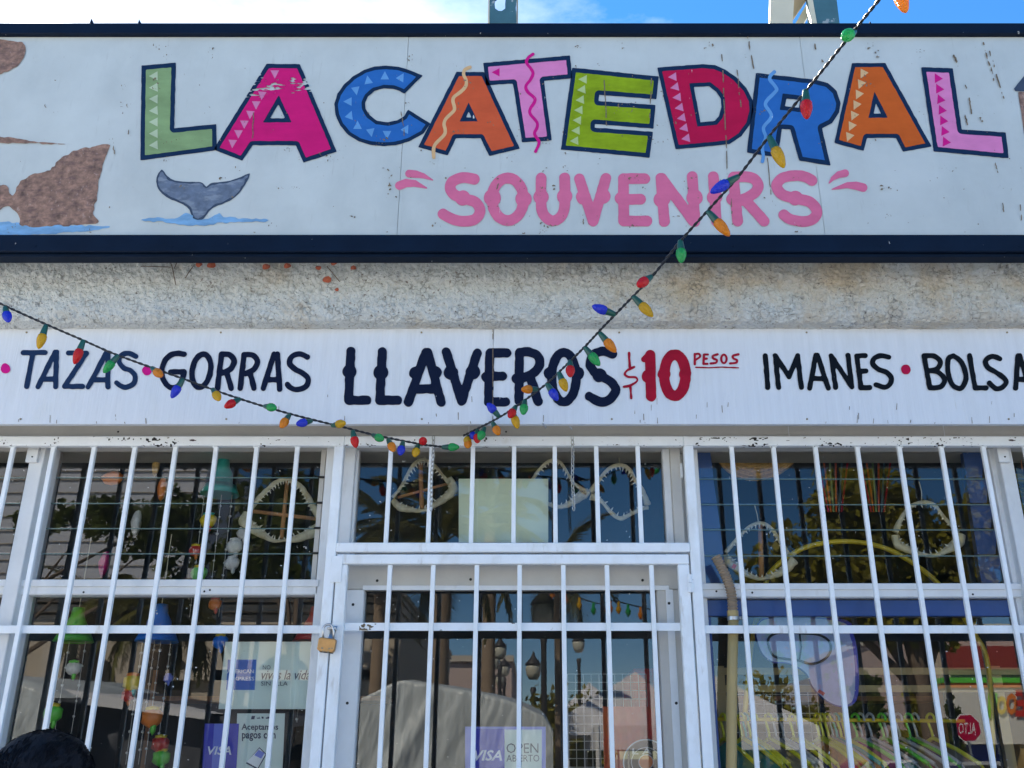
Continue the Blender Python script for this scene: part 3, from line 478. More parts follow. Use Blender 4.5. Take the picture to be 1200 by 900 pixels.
GR = [
 ([sp((215.5, 415), (205, 414.3), (196, 419), (190, 431), (190.5, 443), (197, 452.5), (205, 454), (211.5, 449), (215.9, 436)), [(215.9, 435.9), (200, 435.9)]], 3.3),
 ([ell(236, 434.3, 10.8, 19.5, 2.5)], 3.3),
 ([[(259.6, 415), (254.9, 455)], sp((259.6, 415), (269, 415.8), (274.5, 423), (270, 432.5), (259.5, 437.5)), [(265.5, 436), (271, 455)]], 3.3),
 ([[(286, 415.6), (281.6, 455)], sp((286, 415.6), (296, 416.3), (301.5, 423.5), (297, 433), (286.5, 438)), [(293, 436), (297.6, 455)]], 3.3),
 ([[(321, 415), (308.4, 455)], [(325, 415), (327.8, 456)], [(313.9, 445), (327, 445)]], 3.3),
 ([sp((360, 418.2), (351, 414.8), (342, 418), (339.3, 426), (346, 432.5), (355, 437.5), (361, 444), (358.5, 453), (348, 456.3), (341, 454.5), (336.8, 450.4))], 3.3)]
LV = [
 ([[(411, 411.5), (408.5, 469)], [(408.5, 469), (430, 469.2)]], [(409.5, 435.5, 8.3)]), ([[(448, 412), (445, 469)], [(445, 469), (466, 469.2)]], [(446.2, 436.3, 8.8)]),
 ([[(499, 413), (478.5, 471.3)], [(501, 413), (517, 471.3)], [(487, 455.8), (511, 455.8)]], [(487, 437, 7.6), (510, 436.7, 7.6)]),
 ([[(523, 412.3), (541, 470)], [(541, 470), (559, 413.8)]], [(528.3, 436.7, 8.5), (554.2, 436, 8.5)]),
 ([[(574, 414), (572.5, 470.5)], [(574, 413.5), (594, 413.5)], [(573, 441), (589, 441)], [(572.5, 471), (592.5, 471)]], [(570.5, 442, 6.5)]),
 ([[(608.8, 413), (608, 470)], sp((608.8, 412.8), (620, 412.5), (630, 417), (632.5, 427), (625, 437), (611, 443.5)), [(621, 440), (630.5, 470.3)]], [(605.5, 443.7, 6.3)]),
 ([ell(660.8, 442, 14.3, 29)], [(644.5, 437.5, 7.2), (677.8, 437.5, 7.2)]),
 ([sp((718, 414.6), (707, 411.5), (696, 415.5), (691.5, 426), (696, 435), (704, 441), (715, 447), (721.5, 457), (715, 467.5), (704, 471), (690.5, 464.5))], [(702.5, 439.7, 8.3)])]
for i, (s, r) in enumerate(TZ): stroke(s, M['p_text3'], bd, Yb, r, seed=i + 3)
for i, (s, r) in enumerate(GR): stroke(s, M['p_text'], bd, Yb, r, seed=i + 13)
for i, (s, d) in enumerate(LV): stroke(s, M['p_text'], bd, Yb, 5.4, d, seed=i + 23, wob=.45)
stroke([[(737.2, 413.5), (738, 430)], [(738.7, 452), (739.7, 466.5)], sp((743.3, 430), (735, 434.2), (732.3, 438.5), (736.7, 441.7), (745, 442.3), (746.5, 446.5), (739, 451.5), (731.3, 453.3))], M['p_red'], bd, Yb, 1.35, seed=5, step=.7)
stroke([[(754.5, 421, 3.2), (762, 415.5, 5)], [(762, 416), (763, 464.5)]], M['p_red'], bd, Yb, 6.0, [(759.5, 441, 7.5)], seed=6)
stroke([ell(790.8, 439.7, 12.6, 24.2)], M['p_red'], bd, Yb, 6.2, [(778, 438.3, 7.5), (802.8, 438.5, 7.3)], seed=7)
rp_ = 1.35
for s in ([[(814.2, 414.7), (814.2, 427)], sp((814.2, 415), (819, 414.7), (820.3, 418), (815, 421.7))], [[(829.7, 415.4), (825, 415.4), (824.3, 426.5), (829, 426.3)], [(824.7, 420.5), (828.3, 420.2)]], [sp((841, 415.2), (835.5, 417), (836, 420), (840, 422), (839, 425), (832.7, 425.9))], [ell(848.3, 420.5, 3.1, 5)], [sp((865.3, 415.2), (859, 417), (859.5, 420), (863.5, 422), (862.5, 425), (855.5, 425.9))]): stroke(s, M['p_red'], bd, Yb, rp_, seed=8, step=.6, wob=.2)
stroke([[(815.5, 430.4), (830, 430.9), (846, 430.2), (865.5, 431)]], M['p_red'], bd, Yb, .8, step=.6, wob=.2, name='painted_underline')
for x, y in ((6.5, 431.6), (172.3, 434), (1061.3, 432.9)): stroke([], M['p_crim'] if x > 1000 else M['p_hot'], bd, Yb, 5.6, [(x, y, 5.7)], name='painted_dot', wob=.6)
IM = [[[(896.9, 417), (899.7, 454)]], [[(912.3, 454), (908.6, 416.8), (924.6, 441.5), (934.8, 416.8), (939.2, 454)]], [[(956, 416), (948.8, 454.8)], [(957.8, 416), (970.6, 454.8)], [(952.5, 443.6), (966, 443.6)]], [[(979.3, 454), (974, 417), (998.3, 453.5), (993.8, 416.5)]],
 [[(1014, 416.5), (1004, 417), (1009, 454.3), (1019.3, 454.3)], [(1006, 434.7), (1014.8, 434.7)]], [sp((1041.5, 418.5), (1033, 416.8), (1025, 419.5), (1022.8, 426), (1029, 432.3), (1040, 437), (1044.8, 445), (1038.5, 453.5), (1026.5, 450.8))],
 [[(1083, 417), (1089.6, 454.3)], sp((1083, 417), (1095, 417.3), (1101.8, 424), (1098, 432), (1086, 434.5)), sp((1086, 434.5), (1099, 436), (1107, 445), (1102, 453.3), (1089.6, 454.5))],
 [[tuple(q) for q in spline([(1117.3, 416.7), (1126.7, 424.7), (1132, 440.7), (1128.7, 452.7), (1122.7, 455), (1114.7, 448.7), (1110.7, 434), (1111.3, 420.7), (1117.3, 416.7)], 5)]],
 [[(1136.2, 416.5), (1142.7, 454.6), (1155.5, 454.6)]], [sp((1171.8, 420.6), (1162.7, 417.3), (1155, 422.5), (1158, 430.5), (1172, 439.3), (1179.2, 447.3), (1174.5, 454), (1167, 455.3), (1159.5, 449))], [[(1193, 417), (1190.2, 455)], [(1195.3, 417), (1207, 455)], [(1192.5, 444.7), (1203, 444.7)]], [sp((1238, 420.6), (1228, 417.3), (1221, 422.5), (1224, 430.5), (1238, 439.3), (1245, 447.3), (1240, 454), (1233, 455.3), (1225, 449))]]
for i, s in enumerate(IM): stroke(s, M['p_text2'], bd, Yb, 3.0, seed=i + 43)
mb = MB()
for (x, y, l) in [(636, 496, 8), (668, 500, 5)]: mb.sweep([P(x, y, YB - .004), P(x + l * .5, y + l * .7, YB - .03)], [.003, .0025], 6)
mb.build('nail', M['steel'], bd)
crk = []
for i in range(46): x = random.uniform(5, 1195); y = random.choice((random.uniform(484, 496), random.uniform(462, 495))); crk.append([(x, y), (x + random.uniform(-.6, .6), y + random.uniform(2.5, 9))])
for s in crk:
    s[1] = (s[1][0], min(s[1][1], 496.3)); painted('paint_crack', lambda X, Y: sd_strokes(X, Y, [(s, random.uniform(.22, .42))]), bbox(s, 1), Yb, M['rust'], bd, step=.5, wob=.1)
painted('paint_crack', lambda X, Y: np.minimum(sd_strokes(X, Y, [([(577.6, 386), (577.6, 496)], .45)]), (vnoise(X, Y, 3, 5, 4) - .3) * 4), (575, 385, 580, 496.5), Yb - .001, M['rust'], bd, step=.5, wob=.15)
for px, py, par, Ys in [(x_ + random.uniform(-6, 6), y_, sg, YS - .0222) for x_ in range(40, 1200, 165) for y_ in (37, 288)] + [(x_ + random.uniform(-6, 6), y_, bd, YB - .0025) for x_ in range(30, 1200, 230) for y_ in (389.5, 491)]:
    c = P(px, py, Ys); MB().sweep([c + Vector((0, .001, 0)), c + Vector((0, -.0015, 0))], [.0042, .0035], 8).build('screw', M['olive'] if par is bd else M['navy'], par)
# ------------------------------------------------------------ stucco beam
YQ = -0.225; zq1 = PZ(296, YQ) + 0.12; zq0 = PZ(385, YB) + .004
prof = [(YQ + 0.02, zq1), (YQ + .012, zq1 - .05)] + [(YQ - 0.012 * math.sin(t * math.pi), zq1 - .05 - (zq1 - .05 - zq0 - .05) * t) for t in np.linspace(0, 1, 26)[1:]] + [(YQ + 0.045 - 0.045 * math.cos(t), zq0 + .05 - 0.052 * math.sin(t)) for t in np.linspace(0.15, math.pi / 2, 12)] + [(YQ + .09, zq0 - .006), (YB - .004, zq0 - .004), (YB + .03, zq0 - .004)]
v = []; f = []; NX = 1300; x0b, x1b = -3.0, 3.1
pr_ = []
for i in range(len(prof) - 1):
    n_ = max(1, int(math.hypot(prof[i + 1][0] - prof[i][0], prof[i + 1][1] - prof[i][1]) / 0.0045))
    for k in range(n_): t = k / n_; pr_.append((prof[i][0] + (prof[i + 1][0] - prof[i][0]) * t, prof[i][1] + (prof[i + 1][1] - prof[i][1]) * t))
pr_.append(prof[-1]); NP = len(pr_)
for j, (yy, zz) in enumerate(pr_):
    for i in range(NX + 1):
        x = x0b + (x1b - x0b) * i / NX; q = Vector((x, yy, zz))
        d = 0.012 * mnoise.noise(q * 3.2) + 0.006 * mnoise.noise(q * 17) + 0.011 * abs(mnoise.noise(q * 30)) + .009 * mnoise.noise(q * 62)
        v.append((x, yy - d, zz - d * .25))
for j in range(NP - 1):
    for i in range(NX): a = j * (NX + 1) + i; f.append((a, a + NX + 1, a + NX + 2, a + 1))
o = mk('stucco_beam', v, f, M['stucco'], smooth=False, base=(0, YQ, zq0)); tag(o, 'rough cracked off white stucco ledge running between the two signs', 'ledge')
# ============================================================ facade
def text(s, x0, y0, x1, y1, Y, m, parent, shear=0.0, name='lettering', bold=0.0, mirror_pt=None):
    cu = bpy.data.curves.new('t', 'FONT'); cu.body = s; cu.size = 1; cu.shear = shear; cu.offset = bold; cu.resolution_u = 2
    ob = bpy.data.objects.new('t', cu); COL.objects.link(ob); bpy.context.view_layer.update()
    me = ob.to_mesh(); vs = [(p.co.x, p.co.y) for p in me.vertices]; fs = [tuple(q.vertices) for q in me.polygons]
    ob.to_mesh_clear(); bpy.data.objects.remove(ob); bpy.data.curves.remove(cu)
    ax = min(q[0] for q in vs); bx = max(q[0] for q in vs); ay = min(q[1] for q in vs); by = max(q[1] for q in vs)
    pts = []
    for x, y in vs:
        px = x0 + (x - ax) / (bx - ax) * (x1 - x0); py = y1 - (y - ay) / (by - ay) * (y1 - y0)
        pts.append(P(px, py, Y) if mirror_pt is None else mirror_pt(px, py))
    return mk(name, pts, fs, m, parent)
H = 0.016
ZTOP1, ZTOP0 = PZ(511.5, 0), PZ(523.5, 0)
def grille(name, label, x0, x1, z0, ztop, bars, rails, lst, rst, mtop, zb=0.72, topbar=True, stw=.038):
    g = thing(name, label, 'window grille' if 'gate' not in name else 'gate', ((x0 + x1) / 2, 0, zb))
    if topbar: MB().box(x0, x1, -H, H, ztop, ztop + .040 if topbar is True else topbar, .003).build('frame_rail', mtop, g)
    if lst: MB().box(x0, x0 + stw, -H - .001, H + .001, zb, ztop - .0005, .003).build('stile', M['white'], g)
    if rst: MB().box(x1 - stw, x1, -H - .001, H + .001, zb, ztop - .0005, .003).build('stile', M['white'], g)
    for z in rails: MB().box(x0 + (stw if lst else 0), x1 - (stw if rst else 0), .0095, .0145, z - .0145, z + .0145, .001).build('rail', M['white'] if 'gate' not in name else M['white_chip'], g)
    h = ztop - zb
    bmsh = MB().box(-.0083, .0083, -.0083, .0083, 0, h - .001, .0015).build('bar', M['white'], None); me = bmsh.data; bpy.data.objects.remove(bmsh)
    for x in bars:
        wb = MB()
        for s_ in (-1, 1):
            for q in range(2): wb.add(*ico((x + s_ * .0095 + random.uniform(-.002, .002), -.004 - .004 * q, ztop - random.uniform(.001, .005)), random.uniform(.003, .0055), 1, (1, 1, .7)))
        wb.build('weld', M['white_chip'], g, True)
    for x in bars: inst('bar', me, (x, 0, zb), g, rot=(0, 0, random.uniform(-.04, .04)))
    return g
zr = PZ(737.5, 0.01)
XP1, XP2 = PX(393, 0), PX(404, 0); XR1, XR2 = PX(800.5, 0), PX(812, 0)
lb = [PX(16 + 47.55 * k, 0) for k in range(-3, 8)]
gl = grille('left_window_grille', 'white bar grille over the left louvred shop window, beside the padlock', PX(-160, 0), XP2, 0, ZTOP0, lb, [zr], False, True, M['white_chip'])
rb_ = [PX(857 + 49.1 * k, 0) for k in range(0, 10)]
gr_ = grille('right_window_grille', 'white bar grille over the blue framed right shop window', XR1, PX(1360, 0), 0, ZTOP0, rb_, [zr], True, False, M['white_chip'])
ztr0, ztr1 = PZ(648, 0), PZ(637, 0)
gt = thing('transom_grille', 'white bar grille over the transom window above the door', 'window grille', (0, 0, ztr0))
MB().box(XP2 + .0005, XR1 - .0005, -H, H, ZTOP0, ZTOP0 + .040, .003).build('frame_rail', M['white_chip'], gt)
MB().box(XP2 + .0005, XR1 - .0005, -H - .004, H, ztr0, ztr1, .003).build('frame_rail', M['white'], gt)
bm_ = MB().box(-.0083, .0083, -.0083, .0083, 0, ZTOP0 - ztr1 - .001, .0015).build('bar', M['white'], None); me_ = bm_.data; bpy.data.objects.remove(bm_)
for px in (458.5, 506, 554.5, 602.5, 650, 698.5, 747): inst('bar', me_, (PX(px, 0), 0, ztr1 + .0005), gt)
zg1, zg0 = PZ(650.5, 0), PZ(662, 0); GX0, GX1 = XP2 + .006, XR1 - .007
gate = thing('gate', 'white hinged bar gate in front of the glass door, held by a brass padlock', 'gate', ((GX0 + GX1) / 2, 0, 0.05))
MB().box(GX0, GX1, -H - .002, H - .002, zg0, zg1, .003).build('frame_rail', M['white'], gate)
MB().box(GX0, GX1, -H, H, .05, .09, .003).build('frame_rail', M['white'], gate)
MB().box(GX0, GX0 + .042, -H, H, .0905, zg0 - .0005, .003).build('stile', M['white'], gate)
MB().box(GX1 - .042, GX1, -H, H, .0905, zg0 - .0005, .003).build('stile', M['white'], gate)
for z in (PZ(734.5, .01), 0.85): MB().box(GX0 + .042, GX1 - .042, .0095, .0145, z - .0145, z + .0145, .001).build('rail', M['white_chip'], gate)
bm_ = MB().box(-.0083, .0083, -.0083, .0083, 0, zg0 - .092, .0015).build('bar', M['white'], None); me_ = bm_.data; bpy.data.objects.remove(bm_)
for px in (457.5, 508, 559, 609, 660, 711, 763):
    inst('bar', me_, (P(px, 662, 0).x, 0, .091), gate)
# hinge barrels
for py in (683, ):
    c = P(808.8, py, -.022); h_ = MB().box(c.x + .004, c.x + .012, c.y + .004, c.y + .02, c.z - .03, c.z + .03).build('hinge', M['white_chip'], gate)
    MB().lathe(c + Vector((0, 0, -.035)), [(.0, 0), (.011, 0), (.011, .034), (.0, .034)], 12).build('knuckle', M['white'], h_, smooth=False)
    MB().lathe(c + Vector((0, 0, 0.001)), [(0, 0), (.0085, 0), (.0085, .03), (0, .03)], 12).build('pin_sleeve', M['white_chip'], h_)
# lock plate and latch
c = P(399.5, 667, -.018); lp = thing('gate_lock_box', 'flat white steel keeper plate on the upper left post of the gate', 'latch plate', c)
MB().box(c.x - .038, c.x + .004, -.021, -.0175, c.z - .05, c.z + .05, .001).build('plate', M['white'], lp)
# padlock
c = P(383.5, 755, -.05); pk = thing('padlock', 'brass padlock with steel shackle hanging on the left gate post', 'padlock', c)
dx = .030
mb = MB(); poly = [(c.x - .031, c.z + .020), (c.x - .034, c.z - .018), (c.x - .024, c.z - .026), (c.x + .022, c.z - .031), (c.x + .029, c.z - .024), (c.x + .033, c.z + .014), (c.x + .028, c.z + .018), (c.x - .022, c.z + .024)]
mb.prism(poly[::-1] if False else [poly[i] for i in (0, 1, 2, 3, 4, 5, 6, 7)], c.y - .013, c.y + .013); b_ = mb.build('lock_body', M['brass'], pk)
md = b_.modifiers.new('b', 'BEVEL'); md.width = .003; md.segments = 2
arc = [(-.017, .018), (-.019, .05)] + [(-.001 - .019 * math.cos(t) + .0, .052 + .019 * math.sin(t)) for t in np.linspace(.2, math.pi - .2, 8)] + [(.020, .046), (.021, .014)]
MB().sweep([(c.x + a, c.y, c.z + b) for a, b in arc], .0042, 8).build('shackle', M['steel'], pk, smooth=True)
MB().prism([(c.x - .024, c.z - .0275), (c.x + .022, c.z - .0325), (c.x + .022, c.z - .031), (c.x - .024, c.z - .0258)], c.y - .012, c.y + .012).build('base_cap', M['dark'], pk)
for x0, x1, y0 in ((373.5, 390, 758.2), (377.5, 385.5, 762.2)):
    painted('engraving', lambda X, Y: np.minimum(sd_poly(X, Y, [(x0, y0), (x1, y0 + 1), (x1, y0 + 3), (x0, y0 + 2.2)]), (vnoise(X, Y, 1.3, 3, 12) - .42) * 4), (x0, y0, x1, y0 + 3), c.y - .0138, M['olive'], pk, step=.4, wob=0)['kind'] = 'stuff'
hp = thing('hasp', 'bent grey steel hasp holding the padlock to the gate post', 'hasp', P(390, 738, -.03))
a = P(391, 737, -.03); MB().box(a.x - .02, a.x + .010, -.052, -.018, a.z - .004, a.z + .004, .001).add(*[[(a.x - .016, -.05, a.z - .045), (a.x + .004, -.05, a.z - .045), (a.x + .012, -.022, a.z + .012), (a.x - .008, -.022, a.z + .012)], [(0, 1, 2, 3)]]).build('strap', M['steel'], hp)
# ------------------------------------------------------------ window frames, Y 0.09 .. 0.15
YF = 0.10
def fr(parent, name, px0, px1, py0, py1, y0=YF, y1=0.165, m='frame', ref=600, bev=.003):
    """box whose front face covers these photo pixels (columns measured at row ref)"""
    a = P(px0, ref, y0).x; b = P(px1, ref, y0).x
    return MB().box(a, b, y0, y1, PZ(py1, y0), PZ(py0, y0), bev).build(name, M[m], parent)
def pane(parent, px0, px1, py0, py1, Y=YG, m='glass', ref=600, name='pane'):
    x0, x1 = P(px0, ref, Y).x, P(px1, ref, Y).x; z0, z1 = PZ(py1, Y), PZ(py0, Y)
    return mk(name, [(x0, Y, z0), (x1, Y, z0), (x1, Y, z1), (x0, Y, z1)], [(0, 1, 2, 3)], M[m], parent)
def slats(parent, px0, px1, ys, ref=600, Y=YG):
    for k in range(len(ys) - 1):
        x0, x1 = P(px0, ref, Y).x, P(px1, ref, Y).x; z1, z0 = PZ(ys[k], Y), PZ(ys[k + 1], Y)
        j = random.uniform(-.0004, .0004); dy = .0022 + j
        v = [(x0, Y - dy, z0 - .004), (x1, Y - dy, z0 - .004), (x1, Y, z1 + .004), (x0, Y, z1 + .004)]
        e = .0016
        v += [(x0, Y - dy - e, z0 - .0045), (x1, Y - dy - e, z0 - .0045), (x1, Y - dy - e, z0 - .0005), (x0, Y - dy - e, z0 - .0005), (x0, Y - dy + e, z0 - .0045), (x1, Y - dy + e, z0 - .0045)]
        o = mk('glass_louvre', v, [(0, 1, 2, 3), (4, 5, 6, 7), (4, 8, 9, 5)], M['glass2'], parent); o.data.materials.append(M['gedge'])
        o.data.polygons[1].material_index = 1; o.data.polygons[2].material_index = 1
ZW0 = 0.70
lys = [525, 559.5, 589.5, 619, 648.5, 682]
def vert(parent, name, px0, px1, z0, z1, y0, y1, m='frame', ref=600, bev=.003):
    a = P(px0, ref, y0).x; b = P(px1, ref, y0).x
    return MB().box(a, b, y0, y1, z0, z1, bev).build(name, M[m], parent)
ztw = PZ(521, YF)
# left window
wl_ = thing('left_shop_window', 'left shop window with glass louvres above a fixed pane, full of wind chimes', 'window', (-1.5, YF, ZW0))
vert(wl_, 'mullion', 22, 39, ZW0, ztw, .06, .15); vert(wl_, 'jamb', 39.5, 52, ZW0, ztw - .002, .10, .165)
vert(wl_, 'jamb', 377, 392, ZW0, ztw, .085, .165)
fr(wl_, 'transom_bar', -200, 380, 680.5, 697, .085, .16, bev=.004); fr(wl_, 'sill_lip', -200, 380, 679, 687.5, .078, .0845, bev=.002)
fr(wl_, 'head', -200, 392, 515, 523.5, .09, .165)
MB().box(P(-200, 700, .1).x, P(392, 700, .1).x, .09, .165, ZW0 - .05, ZW0).build('sill', M['frame'], wl_)
slats(wl_, 52, 371, lys); slats(wl_, -190, 22, lys)
a = P(371, 600, .12).x; b = P(376.5, 600, .12).x
MB().box(a, b, .118, .16, PZ(681, .12), ztw, .001).build('louvre_track', M['soffit'], wl_)
for y in lys[1:-1]: z = PZ(y, .115); MB().box(a - .004, b + .004, .108, .1175, z - .003, z + .004).build('louvre_clip', M['dark'], wl_)
pane(wl_, -200, 383, 690, 1000, ref=800)
# bracket on mullion
for px, lab in ((38.5, 'left'), (1177, 'right')):
    c = P(px, 533, .045); s_ = 1 if px < 500 else -1
    br = thing('frame_bracket', 'small bent white metal bracket at the top of the %s mullion' % lab, 'bracket', c)
    z0, z1 = PZ(542, .05), PZ(527, .05); mb = MB().box(c.x - .026, c.x + .020, .044, .060, z0, z1, .002)
    mb.prism([(c.x - .026, z1), (c.x + .020, z1), (c.x + .006, z1 + .03), (c.x - .012, z1 + .028)], .045, .06).build('plate', M['frame'], br)
    MB().sweep([(c.x, .0445, z0 + .022), (c.x, .041, z0 + .022)], [.0035, .003], 8).build('screw', M['dark'], br)
# transom
wt = thing('transom_window', 'fixed transom pane above the door with a blank yellowed sheet and shark jaws behind', 'window', (0, YF, PZ(650, YF)))
vert(wt, 'jamb', 396, 412, PZ(652, YF), ztw, .085, .165); vert(wt, 'jamb', 412.5, 416, PZ(652, YF), ztw - .002, .11, .165)
vert(wt, 'jamb', 789, 801, PZ(652, YF), ztw, .085, .165, 'soffit'); vert(wt, 'jamb', 780, 788.5, PZ(652, YF), ztw - .002, .105, .165)
fr(wt, 'head', 395, 802, 515, 524.5, .09, .165)
pane(wt, 414, 783, 522, 655)
MB().box(P(799, 556, .08).x - .006, P(799, 556, .08).x + .004, .078, .0845, PZ(560, .08), PZ(543, .08), .001).build('catch', M['frame'], wt)
# door
dr = thing('glass_door', 'white framed glass shop door behind the gate, with a card sticker on its pane', 'door', (0, YF, 0.03))
fr(dr, 'head_rail', 399, 812, 655, 690.5, .10, .16, 'soffit', 670)
fr(dr, 'head_lip', 425, 784, 686, 691.5, .094, .0995, 'frame', 690, .001)
vert(dr, 'stile', 403, 426.5, .03, PZ(691, .1), .10, .16, 'frame', 700); vert(dr, 'stile', 770, 806, .03, PZ(691, .1), .10, .16, 'soffit', 700)
vert(dr, 'jamb', 780.5, 789, .03, PZ(691, .1), .094, .0995, 'frame', 700, .001)
pane(dr, 424, 774, 685, 1600, ref=700); MB().box(P(426, 700, .1).x, P(770, 700, .1).x, .10, .16, .03, .25).build('kick_panel', M['frame'], dr)
def hole(parent, px, py, Y, r=.005): c = P(px, py, Y); MB().sweep([c, c + Vector((0, -.0012, 0))], [r, r], 10).build('screw_hole', M['dark'], parent)
for px, py in ((413.7, 708.5), (407, 824)): hole(dr, px, py, .0995, .0055)
for px, py in ((784, 707), (792.5, 824)): hole(dr, px, py, .0937, .0055)
for px, py in ((442, 680.5), (551.5, 679), (753, 680)): hole(dr, px, py, .0995, .0055)
for px, py in ((239.5, 693), (246, 691.5), (98, 694)): hole(wl_, px, py, .0845, .004)
# right window
wr_ = thing('right_shop_window', 'blue framed right shop window with glass louvres above a fixed pane', 'window', (1.5, YF, ZW0))
vert(wr_, 'jamb', 812, 822, ZW0, ztw, .11, .165, 'frame', 600)
vert(wr_, 'mullion', 1183, 1199, ZW0, ztw, .06, .15); vert(wr_, 'jamb', 1172, 1182.5, ZW0, ztw - .002, .10, .165)
fr(wr_, 'transom_bar', 808, 1500, 685.5, 700, .085, .16, bev=.004); fr(wr_, 'sill_lip', 808, 1500, 683.5, 691, .078, .0845, bev=.002)
fr(wr_, 'inner_rail', 815, 1500, 703, 722, .125, .18, 'bluefr', 700, .002)
vert(wr_, 'inner_stile', 824, 834, ZW0, PZ(722.5, .12), .125, .18, 'bluefr', 740, .002)
fr(wr_, 'head', 812, 1500, 515, 524.5, .09, .165)
MB().box(P(812, 700, .1).x, P(1500, 700, .1).x, .09, .165, ZW0 - .05, ZW0).build('sill', M['frame'], wr_)
rys = [525, 561, 591, 620.5, 651, 684.5]
slats(wr_, 814, 1176, rys); slats(wr_, 1200, 1480, rys)
pane(wr_, 812, 1500, 700, 1000, ref=800)
for px, py in ((881.5, 694.5), (1140, 696.5), (839.5, 693)): hole(wr_, px, py, .0845, .004)
# blue sawtooth side boards behind the louvres
for side in (0, 1):
    tp = [(815.5, 832), (1128, 1146)][side]; bt = [(824, 852), (1150, 1172)][side]
    for k in range(5):
        t0, t1 = k / 5, (k + 1) / 5; y0, y1 = rys[k], rys[k + 1]
        f_ = lambda i, t: tp[i] + (bt[i] - tp[i]) * t
        ya = .150 + .0; a = P(f_(0, t0), y0, ya); b = P(f_(1, t0) + (6 if side else 0), y0, ya); c2 = P(f_(1, t1), y1 - 1.5, ya); d = P(f_(0, t1) + (0 if side else 0), y1 - 1.5, ya)
        MB().prism([(d.x, d.z), (c2.x, c2.z), (b.x, b.z), (a.x, a.z)], ya, ya + .03).build('side_board', M['bluefr'], wr_)
# lintel, piers and the rest of the shop
wall = thing('shop_building', 'white rendered shop building carrying the signs and windows', 'building', (0, .1, 0))
zl0 = PZ(514, YF) + .001
XL, XRR = -4.6, 4.8
YL2 = 0.03
MB().box(XL, XRR, YL2, .30, ZTOP1 - .02, PZ(378, YB), 0).build('lintel', M['soffit'], wall)
MB().box(XL, XRR, -.02, .30, PZ(378, YB) + .001, zt2 - .12, 0).build('upper_wall', M['stuccow'], wall)
for px in (577, 1085): x = P(px, 505, YL2).x
for px in (392, 806): x = P(px, 600, .17).x; MB().box(x - .03, x + .03, .167, .30, 0, ZTOP1 - .021).build('pier', M['stuccow'], wall)
MB().box(XL, P(392, 700, .2).x + .02, .10, .30, 0, ZW0 - .051).build('sill_wall', M['stuccow'], wall)
MB().box(P(806, 700, .2).x - .02, XRR, .10, .30, 0, ZW0 - .051).build('sill_wall', M['stuccow'], wall)
MB().box(XL, P(-190, 700, .1).x, .03, .30, ZW0 - .05, ZTOP1 - .021).build('pier', M['stuccow'], wall)
MB().box(P(1480, 700, .1).x, XRR, .03, .30, ZW0 - .05, ZTOP1 - .021).build('pier', M['stuccow'], wall)
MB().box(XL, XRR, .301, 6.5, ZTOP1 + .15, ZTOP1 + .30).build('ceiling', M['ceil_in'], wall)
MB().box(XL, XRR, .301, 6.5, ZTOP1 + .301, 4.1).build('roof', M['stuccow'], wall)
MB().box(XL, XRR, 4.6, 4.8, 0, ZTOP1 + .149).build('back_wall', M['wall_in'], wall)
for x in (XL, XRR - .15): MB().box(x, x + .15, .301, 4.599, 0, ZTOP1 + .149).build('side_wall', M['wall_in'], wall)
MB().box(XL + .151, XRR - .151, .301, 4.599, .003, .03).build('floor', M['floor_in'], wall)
# seam marks of the lintel strip
for px in (549.5, 924, 1106):
    x = P(px, 505, YL2).x; MB().box(x - .0012, x + .0012, YL2 - .003, YL2 - .0005, ZTOP1 + .001, PZ(497, YL2)).build('joint_strip', M['frame'], wall)
for px, py in ((138.5, 506), (593, 506)): hole(wall, px, py, YL2 - .0005, .004)
def chips(parent, x0, y0, x1, y1, Y, thr, seed, sx=2.2, sy=1.5, m='dark'):
    o = painted('paint_chip', lambda X, Yy: (vnoise(X, Yy, sx, sy, seed) * .6 + vnoise(X, Yy, 22, 9, seed + 1) * .4 - thr) * 8, (x0 + 2, y0 + 2, x1 - 2, y1 - 2), Y, M[m], parent, step=.8, wob=0)
    if o: o['kind'] = 'stuff'
chips(gr_, 815, 512.5, 1210, 523, -H - .0012, .735, 5); chips(gr_, 820, 512.5, 900, 516, -H - .0014, .66, 9, 3, 1.2); chips(gl, 0, 512.5, 400, 523, -H - .0012, .79, 15); chips(gate, 421, 730.8, 442, 738.5, .0085, .56, 25, 2.2, 1.6, 'rust'); chips(gt, 410, 512.5, 798, 523, -H - .0012, .83, 35); chips(gl, 230, 513, 350, 520, -H - .0014, .78, 45)
# hanging chains
def chain(label, px, y0, y1, Y, n):
    c = P(px, y0, Y); t = thing('chain', label, 'chain', c); mb = MB(); z0, z1 = c.z, PZ(y1, Y); L_ = (z0 - z1) / n
    for k in range(n):
        zc = z0 - L_ * (k + .5); pts = []
        for q in range(11):
            an = 2 * math.pi * q / 10; u = .0062 * math.cos(an); w_ = (L_ * .66) * math.sin(an); r_ = .8 + 1.57 * (k % 2)
            pts.append((c.x + u * math.cos(r_) + .0015 * math.sin(k * .5), c.y + u * math.sin(r_), zc + w_))
        mb.sweep(pts, .0018, 6, cap=False)
    mb.build('link', M['chain'], t, True, kind='stuff')
chain('short galvanised chain hanging left of the blank sheet, above the left jaw', 508, 511, 598, -.045, 17)
chain('short galvanised chain hanging right of the blank sheet', 670.5, 511, 598, -.045, 17)
